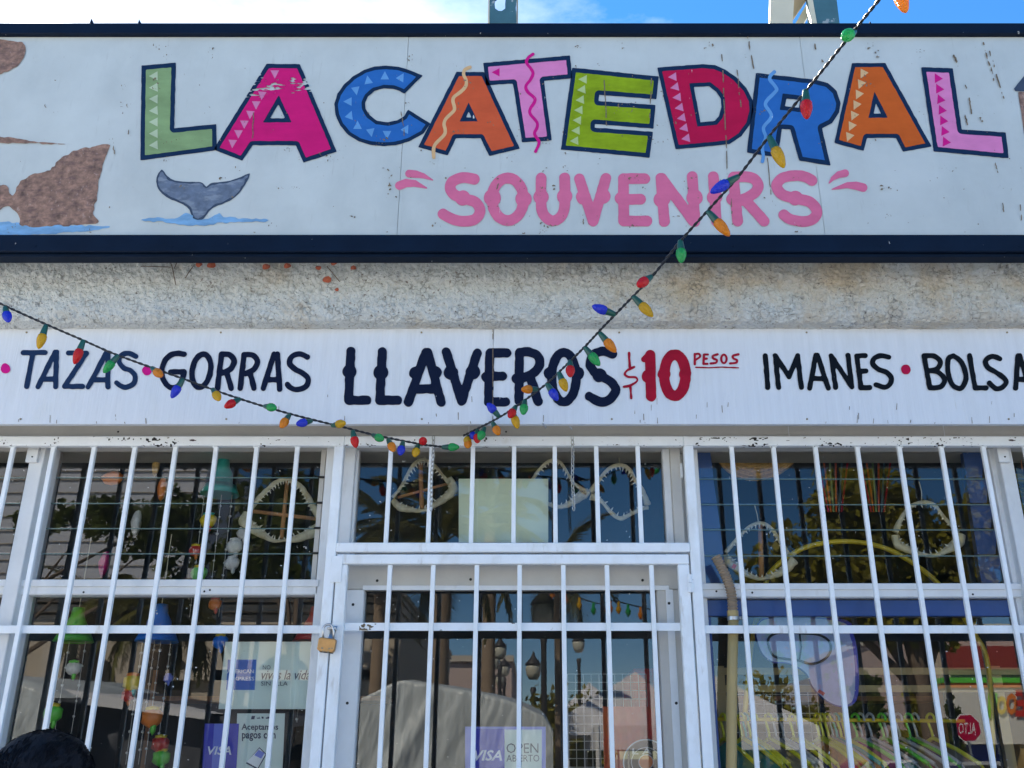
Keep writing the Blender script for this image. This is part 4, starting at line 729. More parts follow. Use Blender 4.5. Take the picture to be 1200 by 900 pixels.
# hose and pipe
hs = thing('drain_pipe', 'tan drain pipe with a ribbed brown hose clamped to its top, right of the door', 'pipe', P(858, 720, .05))
pth = [P(a, b, .045) for a, b in spline([(838.5, 652), (844, 662), (850.5, 675), (855.5, 689), (858, 703), (858.5, 718)], 12)]
mb = MB(); prv = []
dense = []
for i in range(len(pth) - 1):
    for k in range(4): dense.append(pth[i].lerp(pth[i + 1], k / 4))
tot = 0; rad = []
for i, q in enumerate(dense):
    if i: tot += (q - dense[i - 1]).length
    rad.append(.0185 + .0016 * math.sin(tot / .0095 * 2 * math.pi * 0.8))
mb.sweep(dense, rad, 16).build('hose', M['hose'], hs, True)
a = P(858.5, 716, .045)
MB().lathe(a, [(0, .0), (.0215, .0), (.0215, -.020), (0, -.020)], 16).build('hose_collar', M['pipe'], hs)
MB().lathe(a + Vector((0, 0, -.0215)), [(0, 0), (.022, 0), (.022, -.013), (0, -.013)], 16).build('hose_clamp', M['steel'], hs)
MB().box(a.x + .02, a.x + .032, a.y - .022, a.y - .012, a.z - .034, a.z - .022, .002).build('clamp_screw', M['steel'], hs)
MB().sweep([a + Vector((0, 0, -.036)), P(857.8, 800, .045), P(857, 900, .045), (P(857, 900, .045).x, .045, .1)], .0195, 16).build('pipe', M['pipe'], hs, True)
# ------------------------------------------------------------ sheets on the glass
YP = YG + .004
def sheet(name, label, cat, x0, y0, x1, y1, m, Y=YP, par=None, sl=0):
    a, b, c, d = P(x0, y1, Y), P(x1, y1, Y), P(x1 + sl, y0, Y), P(x0 + sl, y0, Y)
    o = mk(name, [a, b, c, d] + [q + Vector((0, .0012, 0)) for q in (a, b, c, d)], [(0, 1, 2, 3), (7, 6, 5, 4), (0, 4, 5, 1), (1, 5, 6, 2), (2, 6, 7, 3), (3, 7, 4, 0)], M[m], par, base=a)
    if label: tag(o, label, cat)
    return o
sheet('paper_sheet', 'blank yellowed sheet taped inside the transom pane', 'paper', 537.5, 561, 642.5, 635.5, 'paper')
ps = sheet('poster', 'pale grey poster with a bright blue square logo, in the left window beside the padlock', 'poster', 256, 752, 362, 831, 'poster', sl=8)
sheet('logo_square', None, None, 265, 773, 298.5, 808.5, 'pblue', YP - .0007, ps, 2)
text('AMERICAN', 266, 784.5, 297.5, 789, YP - .0013, M['pwhite'], ps, bold=.01); text('EXPRESS', 270, 793, 298, 797.5, YP - .0013, M['pwhite'], ps, bold=.01)
text('NO', 308, 779.5, 317, 784.5, YP - .0013, M['ink'], ps); text('vives la vida', 306.5, 785, 363.5, 796.5, YP - .0013, M['ink'], ps, .35, bold=.004); text('SIN ELLA', 306, 798.5, 337, 803.5, YP - .0013, M['ink'], ps)
pv = sheet('card_sticker', 'blue card payment sticker low in the left window, behind the bars', 'sticker', 236, 848, 276, 915, 'vblue', sl=4)
sheet('band', None, None, 247, 848, 262, 915, 'lblue', YP - .0007, pv, 4); text('VISA', 243.5, 874.5, 271, 884.5, YP - .0013, M['pwhite'], pv, .25, bold=.02)
pa = sheet('poster', 'pale poster reading Aceptamos pagos con, with a drawn card terminal', 'poster', 274, 836, 330, 925, 'poster', YP + .003, sl=4)
painted('small_print', lambda X, Y: np.minimum(sd_poly(X, Y, [(301, 839.8), (315.5, 839.8), (315.5, 842.2), (301, 842.2)]), (vnoise(X, Y, 1.2, 3, 14) - .38) * 4), (300, 839, 316, 843), YP + .0017, M['ink'], pa, step=.4, wob=0)['kind'] = 'stuff'; text('Aceptamos', 283, 848, 326, 857.5, YP + .0017, M['ink'], pa, bold=.02); text('pagos con', 283.5, 859, 323, 868.5, YP + .0017, M['ink'], pa, bold=.02)
mb = MB(); q = [P(a, b, YP + .0018) for a, b in ((289, 893), (302, 900), (311, 884), (304, 877))]; mk('printed_terminal', q, [(0, 1, 2, 3)], M['pwhite'], pa); q = [P(a, b, YP + .0012) for a, b in ((288, 894), (301, 901.5), (312.5, 884), (304, 875.5))]; mk('printed_outline', [P(a, b, YP + .0024) for a, b in ((288, 894.5), (302, 902), (312.5, 884), (304, 875.5))], [(0, 1, 2, 3)], M['ink'], pa)
mk('printed_screen', [P(a, b, YP + .0012) for a, b in ((298, 885), (306, 889), (310, 882.5), (303, 878.5))], [(0, 1, 2, 3)], M['lblue'], pa)
q2 = thing('printed_logo_mark', 'x', 'x') if False else None
mk('printed_mark', [P(a, b, YP + .0017) for a, b in ((294, 843), (298, 843), (299, 839), (295, 839))], [(0, 1, 2, 3)], M['ink'], pa)
po = sheet('open_sticker', 'blue and white sticker reading VISA OPEN ABIERTO on the door glass', 'sticker', 545, 851.5, 639.5, 915, 'lblue')
sheet('left_field', None, None, 557, 854, 591, 915, 'vblue', YP - .0007, po); sheet('right_field', None, None, 591.3, 855, 635, 915, 'poster', YP - .0007, po)
text('VISA', 555.5, 879, 588.5, 891.5, YP - .0013, M['pwhite'], po, .25, bold=.025); text('OPEN', 593.5, 871, 631, 882.5, YP - .0013, M['ink'], po, bold=-.005); text('ABIERTO', 593.5, 884.5, 632, 892.5, YP - .0013, M['ink'], po, bold=-.005)
# ------------------------------------------------------------ festoon cables with coloured bulbs
def festoon(name, label, wire, bulbs):
    """wire: (px, py, depth along Y from camera plane expressed as world Y)"""
    pts = [Vector(q) for q in spline([P(a, b, y) for a, b, y in wire], 10)]
    g = thing(name, label, 'string lights', pts[0])
    dn = []
    for i in range(len(pts) - 1):
        n_ = max(1, int((pts[i + 1] - pts[i]).length / .006))
        for k in range(n_): dn.append(pts[i].lerp(pts[i + 1], k / n_))
    dn.append(pts[-1])
    for ph in (0, math.pi):
        s = 0; w_ = []
        for i, q in enumerate(dn):
            if i: s += (q - dn[i - 1]).length
            t = (dn[min(i + 1, len(dn) - 1)] - dn[max(i - 1, 0)]).normalized(); a = t.cross(Vector((0, 1, 0))).normalized(); b = t.cross(a)
            an = ph + s * 2 * math.pi / .045; w_.append(q + (a * math.cos(an) + b * math.sin(an)) * .0023)
        MB().sweep(w_, .0026, 7).build('wire', M['wire'], g, True)
    X = [q[0] for q in wire]
    for (ax, ay, tx, ty, c, *ln) in bulbs:
        L_ = ln[0] if ln else .082
        # depth at nearest wire pixel
        best = min(range(len(dn)), key=lambda i: (proj(dn[i])[0] - ax) ** 2 + (proj(dn[i])[1] - ay) ** 2); Yd = dn[best].y
        A = P(ax, ay, Yd); T = P(tx, ty, Yd); d = T - A; l = d.length
        if l < L_: d = d + Vector((0, -1, .15)).normalized() * math.sqrt(L_ * L_ - l * l) * (1 if len(ln) > 1 else .8)
        k = d.length; dn_ = d.normalized()
        so_ = MB().lathe(A, [(0, 0), (.0075, 0), (.0085, k * .06), (.0105, k * .22), (.0118, k * .38), (.0118, k * .39), (0, k * .39)], 14, dn_).build('socket', M['socket'], g, True)
        sd_ = MB().box(-.002, .002, -.002, .002, 0, .006); 
        pr = [(0, k * .36), (.0095, k * .37), (.0150, k * .45), (.0156, k * .53), (.0160, k * .60), (.0148, k * .70), (.0118, k * .81), (.0085, k * .91), (.004, k * .975), (0.0005, k * 1.0)]
        MB().lathe(A, pr, 18, dn_).build('bulb', BM[c], g, True)
    return g
def proj(p):
    d = p - CAM; dep = d.y * ct + d.z * st; up = -d.y * st + d.z * ct
    return CX + F * d.x / dep, CY - F * up / dep
W1 = [(-70, 322, -.62), (5, 358, -.56), (54, 380, -.52), (98, 399, -.48), (140, 417, -.44), (215, 444, -.38), (280, 467, -.33), (340, 485, -.28), (400, 500, -.23), (440, 510, -.19), (490, 520, -.14), (508, 522.5, -.10), (524, 524, -.07)]
B1 = [(6, 360, 13, 381, 'b'), (54, 381, 45, 409, 'y'), (98, 398.5, 87, 427, 'r'), (139, 416, 121, 437, 'g'), (178, 431, 193, 446, 'a'), (214.7, 444, 200.7, 466.7, 'b'), (249.3, 456, 260, 474, 'y'), (281.3, 467.3, 266.4, 483.3, 'r'), (310, 476, 326.7, 484.7, 'g'), (339.3, 486, 331.3, 506.3, 'a'), (365.3, 493.3, 350.3, 504, 'b'), (389.3, 498.7, 407.3, 502, 'y'), (413.3, 504.7, 417.3, 525, 'r', .07), (436.7, 509.6, 450.7, 519.7, 'g', .07), (454.7, 514.7, 462.7, 532, 'a', .07), (472.4, 518, 469.3, 536.7, 'b', .07), (490, 521.3, 486.4, 539, 'y', .07), (494, 521, 498.5, 521.5, 'r', .07), (518, 524, 538.7, 525.3, 'g', .07)]
W2 = [(543, 510.5, -.06), (585, 489, -.22), (612, 471, -.34), (640, 450, -.46), (655, 436, -.53), (685, 406.5, -.68), (705, 385, -.78), (742, 347, -.92), (765, 323, -1.0), (797, 283, -1.10), (830, 246, -1.20), (865, 207, -1.30), (901, 160, -1.42), (944, 107, -1.56), (1000, 37, -1.74), (1030, 0, -1.84), (1080, -60, -2.0)]
B2 = [(549.3, 511, 547.3, 524, 'y', .06), (549, 514, 548.5, 529.5, 'a', .07), (553, 508, 556.7, 517.5, 'b', .06), (559.6, 504, 559.6, 521.7, 'r', .065), (568, 501, 561.6, 518, 'g', .065), (577.3, 495.3, 585.3, 512.7, 'a', .07), (585.3, 488.7, 571, 475, 'b', .07), (604.7, 476, 596.7, 493.3, 'r', .07), (600, 480, 607, 502.5, 'y', .075), (615.3, 468.7, 613, 488.7, 'g', .07), (630, 456, 611, 461, 'a', .07), (640.7, 449.3, 653.7, 469.6, 'b', .07), (654.7, 436, 664, 459, 'y', .075), (668, 423, 668, 446.7, 'r'), (685.3, 406.7, 703, 428.7, 'g'), (702.7, 390, 722, 413, 'a'), (721.3, 368.7, 693.3, 362, 'b'), (742, 347.3, 765.3, 371.3, 'y'), (763.3, 324, 745.7, 342.3, 'r'), (797.3, 282, 798.7, 308.3, 'g', .075), (829.3, 247.3, 855.3, 276.7, 'a', .075), (865.3, 206.7, 832.3, 226, 'b', .075), (901.2, 159.6, 919, 196.9, 'y', .075), (944, 106, 945.5, 139.7, 'r', .075), (1001, 37, 984, 56, 'g', .075), (1047, -25, 1062, 15, 'a', .075)]
festoon('string_light', 'sagging string of coloured bulbs crossing the lower board from the left', W1, B1)
festoon('string_light', 'string of coloured bulbs rising steeply to the right across both signs', W2, B2)
# ------------------------------------------------------------ posts above the roof line
def post(name, label, cat, pts, m, Y, Y2):
    q = [P(a, b, Y) for a, b in pts]; o = MB().prism([(v.x, v.z) for v in q], Y, Y2).build(name, M[m], None, base=q[0]); tag(o, label, cat); return o
yP = .05
tp_ = thing('roof_post', 'teal steel post with a ragged hole, standing behind the sign top', 'post', P(589, 31, yP))
outl = [(573.5, 60), (605, 60), (604.5, -60), (573.5, -60)]
def tf(X, Y): return np.minimum(sd_poly(X, Y, outl), -sd_poly(X, Y, [(580, 2), (583, -1), (592, -1), (592, 2), (592, 10), (588, 13), (584, 13), (580, 10)]) + 0)
painted('front_plate', tf, (571, -62, 606, 60), yP, M['teal_post'], tp_, wob=.5)
for a, b in ((571.7, 573.4), (605.1, 606.6)): q0, q1 = P(a, 20, yP), P(b, 20, yP); MB().box(q0.x, q1.x, yP - .002, yP + .10, PZ(60, yP), PZ(-60, yP)).build('side_plate', M['cream'] if a < 590 else M['olive'], tp_)
lg = thing('roof_frame', 'cream and teal lattice steel leg rising behind the right of the sign', 'post', P(940, 31, yP))
def pr3(nm, pts, m, y0, y1): q = [P(a, b, y0) for a, b in pts]; MB().prism([(v.x, v.z) for v in q], y0, y1).build(nm, M[m], lg)
pr3('leg', [(901, 60), (930, 60), (929, 28), (934, -60), (905, -60)], 'cream', yP, yP + .03)
pr3('leg', [(955, 60), (988, 60), (973, -60), (946, -60)], 'teal_post', yP, yP + .08); pr3('leg_edge', [(953, 60), (957.5, 28), (942, -60), (936, -60), (951.5, 28)], 'cream', yP - .004, yP - .001)
pr3('brace', [(934, 40), (953, 8), (949, -2), (925, 40)], 'cream', yP + .10, yP + .14); pr3('brace', [(929, 22), (948, -6), (936, -20), (926, 10)], 'olive', yP + .06, yP + .09)
# dry leaves and twigs on the ledge
yq = YQ - .034
for i, (px, py, s) in enumerate([(311.5, 308.5, 5.5), (336.5, 307.5, 5), (382.5, 325, 6), (247, 308, 6), (234, 307, 4.5), (374, 310, 4), (392, 305, 4.5), (394, 336, 3), (414, 311, 4)]):
    c = P(px, py + 3.5, yq); r_ = s * .0030; an = random.uniform(0, 6.28); V = []
    for k in range(9):
        t = 2 * math.pi * k / 9; rr = r_ * (1 + .25 * math.cos(t)) ; V.append((c.x + rr * math.cos(t + an), c.y - .004 * math.cos(2 * t), c.z + rr * .8 * math.sin(t + an)))
    V.append((c.x, c.y - .006, c.z)); o = mk('dry_leaf', V, [(k, (k + 1) % 9, 9) for k in range(9)], M['leafdry'], None, base=c)
    lab = ['dry round red leaf on the ledge, left of a pair under the sign', 'dry round red leaf on the ledge, right of a pair under the sign', 'curled red leaf lower on the ledge above the G of GORRAS', 'dry red leaf at the top of the ledge, leftmost but one', 'dry red leaf leftmost at the top of the ledge', 'small dry leaf at the ledge top above the curled leaf', 'dry leaf tight under the sign edge right of the curled leaf', 'tiny red leaf scrap lowest on the ledge', 'small red leaf rightmost of those on the ledge'][i]
    tag(o, lab, 'leaf', 'dry leaves caught on the stucco ledge')
mb = MB()
for ln in ([(198, 302), (202, 314), (206, 334)], [(208, 306), (204, 315)], [(228, 310), (222, 318), (217, 326)], [(165, 312), (200, 313)], [(383, 312), (388, 318), (398, 330)]): mb.sweep([P(a, b, yq) for a, b in ln], .0018, 5)
tag(mb.build('twig', M['bark'], None, base=P(200, 315, yq)), 'thin dry vine twigs clinging to the left of the stucco ledge', 'twigs', kind='stuff')
# ============================================================ things inside the shop
YI = 0.22
def curve3(pts, Y, n=4): return [P(a, b, Y) for a, b in spline(pts, n)]
def jaw(label, upper, lower, sticks, Y=YI, teeth=(16, 12), hang=None, tagc=False):
    c = P(sum(q[0] for q in upper) / len(upper), sum(q[1] for q in upper) / len(upper), Y)
    cx = sum(q[0] for q in upper + lower) / len(upper + lower); cy = (min(q[1] for q in upper) + max(q[1] for q in lower)) / 2
    g = thing('shark_jaw', label, 'shark jaw', c, 'shark jaws hung inside the windows')
    K = .0037
    for nm, arr, nt_ in (('upper_jaw', upper, teeth[0]), ('lower_jaw', lower, teeth[1])):
        s = spline(arr, 5); pts = [P(q[0], q[1], Y + (.015 if nm == 'lower_jaw' else 0)) for q in s]; rad = [max(.9, q[2]) * K * (1 + .28 * mnoise.noise(Vector((q[0] * .16, q[1] * .16, 2)))) for q in s]
        MB().sweep(pts, rad, 10, flat=(Vector((0, 1, 0)), .55)).build(nm, M['bone'], g, True)
        mb = MB(); m_ = len(s); 
        for k in range(nt_):
            t = .10 + .80 * k / (nt_ - 1); i = t * (m_ - 1); i0 = int(i); q = s[i0] + (s[min(i0 + 1, m_ - 1)] - s[i0]) * (i - i0)
            d = np.array([cx - q[0], cy - q[1]]); d = d / (np.linalg.norm(d) + 1e-6); L_ = (2.6 + 2.2 * math.sin(math.pi * t)) * random.uniform(.55, 1.2)
            b = P(q[0] + d[0] * q[2] * .7, q[1] + d[1] * q[2] * .7, Y - .003); tip = P(q[0] + d[0] * (q[2] * .8 + L_) + random.uniform(-1, 1.2), q[1] + d[1] * (q[2] * .8 + L_), Y - .006)
            mb.sweep([b, b.lerp(tip, .5), tip], [.0042, .0028, .0004], 5)
        mb.build('tooth_row', M['tooth'], g, kind='stuff')
    for a, b, r in sticks: MB().sweep([P(a[0], a[1], Y + .004), P(b[0], b[1], Y + .004)], r * K, 8).build('wooden_stick', M['stick'], g, True)
    if hang: MB().sweep([P(x, y, Y) for x, y in hang], .0022, 6).build('hanging_cord', M['bone'], g)
    if tagc: q = [P(a, b, Y - .035) for a, b in ((857, 665), (861, 667), (863.5, 662.5), (859.5, 660.5))]; mk('price_tag', q, [(0, 1, 2, 3)], M['rplas'], g)
    return g
def R_(pts, rs): return [(a, b, rs[min(i, len(rs) - 1)]) for i, (a, b) in enumerate(pts)]
jaw('large shark jaw on crossed wooden sticks in the left louvred window', R_([(293, 598), (303.3, 584), (314, 573.3), (323.3, 565.3), (332.7, 562), (342, 564), (352.7, 570.7), (360.7, 582.7), (368, 596), (375, 610)], [2.6, 3, 3, 2.8, 2.3, 2.3, 3, 3.4, 3.8, 2.5]),
    R_([(289, 600), (287.5, 611), (296.7, 619), (307.3, 626), (316.7, 632), (323.3, 634), (334, 633), (344.7, 632), (356.7, 628), (368.7, 621), (376, 611)], [4, 7, 6.5, 4.5, 2.6, 1.8, 1.8, 4, 6, 6.5, 3]), [((336.7, 564), (330, 631), 2.4), ((295, 599), (370, 608), 2.2)], teeth=(20, 14))
jaw('shark jaw on crossed wooden sticks at the left of the transom, beside the chain', R_([(460, 583), (466.7, 575), (473.3, 565), (480, 551.7), (488.3, 541.7), (498.3, 539.2), (510, 546.7), (518.3, 556.7), (526, 566)], [2.2, 1.8, 2, 2.2, 2.4, 2, 2, 1.6, 3]),
    R_([(460, 586), (468.3, 594), (480, 597), (491.7, 598.5), (501.7, 596), (511.7, 590), (523.3, 582), (531, 573), (526, 560)], [3, 4.5, 3, 2.2, 2.4, 3.5, 5, 6, 3]), [((492.8, 543), (494.2, 596), 2.5), ((466, 583), (524, 567), 1.6)], teeth=(18, 10), hang=[(498, 539), (499, 524)])
jaw('pale shark jaw partly hidden by the blank sheet in the transom', R_([(624, 562), (633.3, 549), (644.4, 540), (655.6, 541), (664.4, 553.3), (673.3, 566.7), (688, 577)], [1.8, 1.9, 2.2, 2.2, 1.8, 1.6, 3]),
    R_([(636, 585), (644.4, 591.5), (657.8, 594), (671, 588), (682, 580), (690, 575)], [1.8, 2.4, 2.6, 4, 5.5, 3.5]), [], teeth=(14, 9))
jaw('round open shark jaw at the right of the transom', R_([(692, 577), (702.2, 562.2), (713.3, 549.5), (726.7, 545), (737.8, 550.5), (744.4, 562.2), (753.3, 576), (759, 592)], [3.5, 2.2, 2.2, 2.4, 2.4, 2.2, 2.8, 4]),
    R_([(692, 581), (704.4, 587), (715.6, 600), (726.7, 607.5), (740, 602), (752, 596), (760, 595)], [5, 2.6, 2.4, 2.4, 2.4, 2.4, 2.5]), [], teeth=(16, 8), hang=[(726, 544), (724, 524)])
jaw('grey shark jaw on one upright stick with a red tag, beside the pipe top', R_([(850, 648), (862.2, 633.3), (873.3, 621.5), (882.2, 615), (893.3, 613), (904.4, 620), (913.3, 633.3), (924.4, 650)], [2.5, 2, 1.9, 1.9, 1.9, 2.2, 2.4, 3]),
    R_([(850, 650), (853, 657), (864.4, 666), (875.6, 673.3), (891, 678), (906.7, 674.4), (920, 667), (931, 656)], [3, 6, 5, 3.2, 2.2, 3, 5, 5.5]), [((891, 615.6), (892.2, 676), 2.8)], teeth=(14, 14), hang=[(889, 613), (887, 602), (884.4, 592)], tagc=True)
jaw('wide open shark jaw hanging by a white cord in the right window', R_([(1049, 624), (1056, 608), (1066.7, 594), (1082.2, 588.5), (1095.6, 592.5), (1106.7, 607), (1123, 624)], [3.8, 2.6, 2.3, 2.2, 2.2, 2.2, 3]),
    R_([(1049, 627), (1052, 637), (1062.2, 643), (1077.8, 649), (1095.6, 651), (1108.9, 645), (1123, 635), (1127, 626)], [4, 5.5, 5, 2.6, 2.2, 4, 6, 4.5]), [], teeth=(12, 12), hang=[(1080, 587), (1080, 576), (1076.7, 564.4)])
# wind chimes
def chime(label, px, pyt, pyb, w, m, strs, toys, Y=YI + .04):
    c = P(px, pyt, Y); g = thing('wind_chime', label, 'wind chime', c, 'wind chimes hanging in the left window'); K = .0040
    H_ = c.z - PZ(pyb, Y); r = w * K / 2
    MB().lathe(c, [(0, .02), (.3 * r, .015), (.35 * r, -.02), (.55 * r, -.05), (.62 * r, -.12), (.78 * r, -H_ * .7), (1.0 * r, -H_), (.95 * r, -H_)], 20).build('bell_top', M[m], g, True)
    MB().sweep([c + Vector((0, 0, .015)), c + Vector((0, 0, .30))], .002, 5).build('hanging_cord', M['bone'], g)
    for sx, L_ in strs:
        x = c.x + sx * K; z0 = c.z - H_; mb = MB().sweep([(x, Y, z0 + .02), (x + .004, Y, z0 - L_)], .0012, 4).build('string', M['shell'], g)
        for k in range(int(L_ / .06)):
            v_, f_ = ico((x + .002, Y, z0 - .03 - .06 * k - random.uniform(0, .02)), random.uniform(.004, .007), 1); MB().add(v_, f_).build('bead', M['shell'], g, True)
    for tx, tz, s, mm in toys:
        q = P(tx, tz, Y); o = MB().add(*ico(q, s * K, 2, (1, .5, .85), .2, 2)).build('painted_fish', M[mm[0]], g, True)
        MB().add(*ico(q + Vector((0, -.004, s * K * .75)), s * K * .5, 1, (1.5, .5, .5))).build('fin', M[mm[1]], o, True); MB().add(*ico(q + Vector((.25 * s * K, -.003, -s * K * .9)), s * K * .42, 1, (.7, .4, 1.4))).build('tail', M[mm[-1]], o, True)
chime('teal bell shaped wind chime with strings of shells behind the louvres', 262, 542, 580, 40, 'teal', [(-16, .5), (2, .42), (13, .5)], [(244, 610, 9, ('yplas', 'teal', 'rplas')), (229, 645, 7, ('rplas', 'yplas', 'oplas')), (233, 672, 9, ('gplas', 'yplas', 'gplas')), (285, 625, 7, ('shell', 'shell')), (275, 640, 9, ('shell', 'shell')), (272, 660, 8, ('shell', 'shell'))])
chime('green bell shaped wind chime low in the left window', 92, 717, 752, 38, 'gplas', [(-14, .4), (-4, .4), (12, .4)], [(86, 783, 8, ('shell', 'gplas')), (62, 836, 10, ('gplas', 'yplas', 'gplas'))])
chime('blue bell shaped wind chime low in the left window', 189, 713, 752, 42, 'bplas', [(-14, .45), (-2, .45), (4, .45), (14, .4)], [(155, 800, 10, ('yplas', 'oplas', 'teal')), (150, 815, 7, ('rplas', 'oplas')), (178, 841, 11, ('oplas', 'yplas', 'gplas')), (188, 872, 9, ('rplas', 'yplas', 'oplas')), (189, 888, 9, ('gplas', 'yplas', 'gplas')), (197, 795, 5, ('lblue', 'lblue'))])
chime('orange bell shaped wind chime at the left edge of the window', 5, 716, 750, 40, 'rplas', [(-10, .4), (0, .4)], [(3, 778, 12, ('yplas', 'oplas', 'yplas'))])
chime('red bell shaped wind chime behind the poster, left of the padlock', 372, 716, 752, 44, 'rplas', [(-12, .3)], [(258, 752, 8, ('bplas', 'yplas', 'bplas')), (252, 708, 7, ('oplas', 'rplas'))])
for px, py, s, mm, lb2 in [(132, 560, 10, 'oplas', 'orange wooden fish ornament at the top of the left louvred window'), (183, 545, 7, 'straw', 'carved wooden bird ornament hanging upper left'), (190, 572, 8, 'oplas', 'small orange ornament under the carved bird'), (56, 592, 5, 'oplas', 'small orange shell at the left edge of the louvres'), (122, 660, 9, 'p_mag', 'purple ornament low behind the louvres'), (160, 612, 9, 'shell', 'pale shell cluster hanging mid louvres')]:
    q = P(px, py, YI + .08); o = MB().add(*ico(q, s * .0040, 2, (1.3, .4, .7) if 'fish' in lb2 else (.6, .5, 1.5), .45, 3)).build('hanging_ornament', M[mm], None, True, base=q); tag(o, lb2, 'ornament')
# hat
hc = P(888, 514, YI + .05); ht = thing('straw_hat', 'wide brimmed straw hat hanging under the ceiling in the right window', 'hat', hc)
mb = MB(); pts = []; ax = Vector((0, -.75, -.65)).normalized()
prof_ = [(.19, .0), (.195, .012), (.17, .008), (.14, .004), (.11, .0), (.083, .001), (.080, -.04), (.06, -.075), (.0, -.085)]
mb.lathe(hc, prof_, 40, ax); mb.build('brim_and_crown', M['straw'], ht, True)
for r_ in (.10, .118, .136, .154, .172, .188):
    a_ = ax.cross(Vector((1, 0, 0))).normalized(); b_ = ax.cross(a_); MB().sweep([hc + ax * (.006 + (r_ - .1) * .03) + (a_ * math.cos(t) + b_ * math.sin(t)) * r_ for t in np.linspace(0, 2 * math.pi, 41)], .0042, 5, cap=False).build('braid', M['straw'], ht, True)
# striped bags
for k, (px, lab) in enumerate(((978, 'left'), (1028, 'right'))):
    g = thing('woven_bag', 'rainbow striped woven bag hanging high, %s of the two beside the hat' % lab, 'bag', P(px, 560, YI + .5), 'woven bags in the right window')
    cs = ['p_crim', 'p_or2', 'p_green', 'p_or', 'teal_post', 'p_red']
    for i in range(6):
        a = P(px - 24 + i * 8, 526, YI + .5); b = P(px - 24 + i * 8 + 2.5, 526, YI + .5); cpt = P(px - 8 + i * 3, 600, YI + .5); dpt = P(px - 8 + i * 3 + 2, 600, YI + .5)
        mk('stripe', [cpt, dpt, b, a], [(0, 1, 2, 3)], M[cs[i]], g)
# boogie board with mesh pocket
bb_ = thing('bodyboard', 'lavender printed bodyboard with a deep blue rim, hanging in the right window', 'bodyboard', P(945, 740, YI))
ol = [(885, 738), (886, 752), (893, 768), (905, 777), (920, 778), (934, 783), (945, 792), (950, 804), (960, 816), (972, 825), (985, 829), (997, 826), (1003, 815), (1004, 790), (1002, 762), (998, 745), (990, 728), (940, 722), (896, 724)]
def pf(poly, nm, m, Y0, Y1, par, ins=0):
    pl = [tuple(q) for q in spline(poly, 4, True)]
    o = painted(nm, lambda X, Yy: sd_poly(X, Yy, pl) - ins, bbox(pl), Y0, M[m], par, wob=0)
    return o
pl_ = [P(a, b, YI + .03) for a, b in spline(ol[::-1], 4, True)]
M['lav'] = mat('lavender_print', (0.34, 0.40, 0.66), 0.4, var=0.15, vs=20, spots=[(16, .52, .1, (.25, .45, .35, .6), (1, 1, 1)), (22, .6, .08, (.6, .3, .4, .5), (1, 1, 1))])
MB().prism([(q.x, q.z) for q in pl_], YI + .004, YI + .03).build('rim', M['vblue'], bb_)
pf(ol, 'print_face', 'lav', YI, 0, bb_, 2.0)
lp_ = [(900, 752), (905, 744), (918, 741), (940, 742), (960, 744), (972, 752), (973, 764), (964, 774), (950, 778), (936, 774), (920, 772), (906, 768)]
MB().sweep([P(a, b, YI - .006) for a, b in spline(lp_, 5, True)] + [P(*spline(lp_, 5, True)[0], YI - .006)], .0045, 6).build('pocket_piping', M['dark'], bb_, True)
MB().sweep([P(937, 741, YI - .006), P(939, 758, YI - .006), P(937, 775, YI - .006)], .003, 6).build('pocket_seam', M['dark'], bb_, True)
mk('price_tag', [P(a, b, YI - .003) for a, b in ((958, 811), (965, 815.5), (967, 812), (960, 808))], [(0, 1, 2, 3)], M['rplas'], bb_)
# yellow arched rack
rk = thing('display_rack', 'yellow tube clothes rack with a tall arch inside the right window', 'clothes rack', P(1000, 843, .36))
MB().sweep(curve3([(868, 900), (880, 760), (896, 690), (905, 668), (940, 643), (985, 634.5), (1030, 640), (1070, 660), (1105, 690), (1140, 740), (1158, 782), (1164, 900)], .40, 6), .0105, 10).build('arch', M['yplas'], rk, True)
MB().sweep([P(838, 842.5, .36), P(1130, 845, .36)], .0075, 10).build('hanging_rail', M['yplas'], rk, True)
for y0 in (782.5, 803): MB().box(P(838, y0, .58).x, P(1200, y0, .58).x, .58, .59, PZ(y0 + 8, .58), PZ(y0, .58)).build('cross_board', M['pipe'], rk)
for px in (842, 1172): MB().box(P(px, 850, .60).x, P(px + 11, 850, .60).x, .595, .625, 0.03, PZ(780, .58)).build('upright', M['pipe'], rk)
# hangers with garments
def hanger_mesh():
    mb = MB(); hk = [(.018 * math.cos(t), .018 * math.sin(t) + .0) for t in np.linspace(-.5, math.pi + .1, 9)]
    mb.sweep([(a, 0, b) for a, b in hk] + [(-.004, 0, -.045), (0, 0, -.075)], .0055, 6)
    mb.sweep([(-.19, 0, -.165), (-.10, 0, -.115), (0, 0, -.072), (.10, 0, -.115), (.19, 0, -.165)], .0085, 6); mb.sweep([(-.19, 0, -.165), (-.205, 0, -.185), (-.19, 0, -.19), (.19, 0, -.19), (.205, 0, -.185), (.19, 0, -.165)], .0055, 6)
    return mb
def garment_mesh(seed):
    r = random.Random(seed); v = []; f = []; n = 14
    for j in range(9):
        for i in range(n + 1):
            x = -1 + 2 * i / n; wdt = .195 + (.02 * j / 8); top = -.085 - .085 * abs(x) ** 1.1
            z = top - (j / 8) * .55; v.append((x * wdt, .012 * math.sin(x * 9 + r.random()) * (j / 8) + .008, z))
    for j in range(8):
        for i in range(n): a = j * (n + 1) + i; f.append((a, a + 1, a + n + 2, a + n + 1))
    return v, f
hm = {}
for c in ('hy', 'hg', 'gplas', 'teal'): o = hanger_mesh().build('hanger', M[c], None, True); hm[c] = o.data; bpy.data.objects.remove(o)
gm = {}
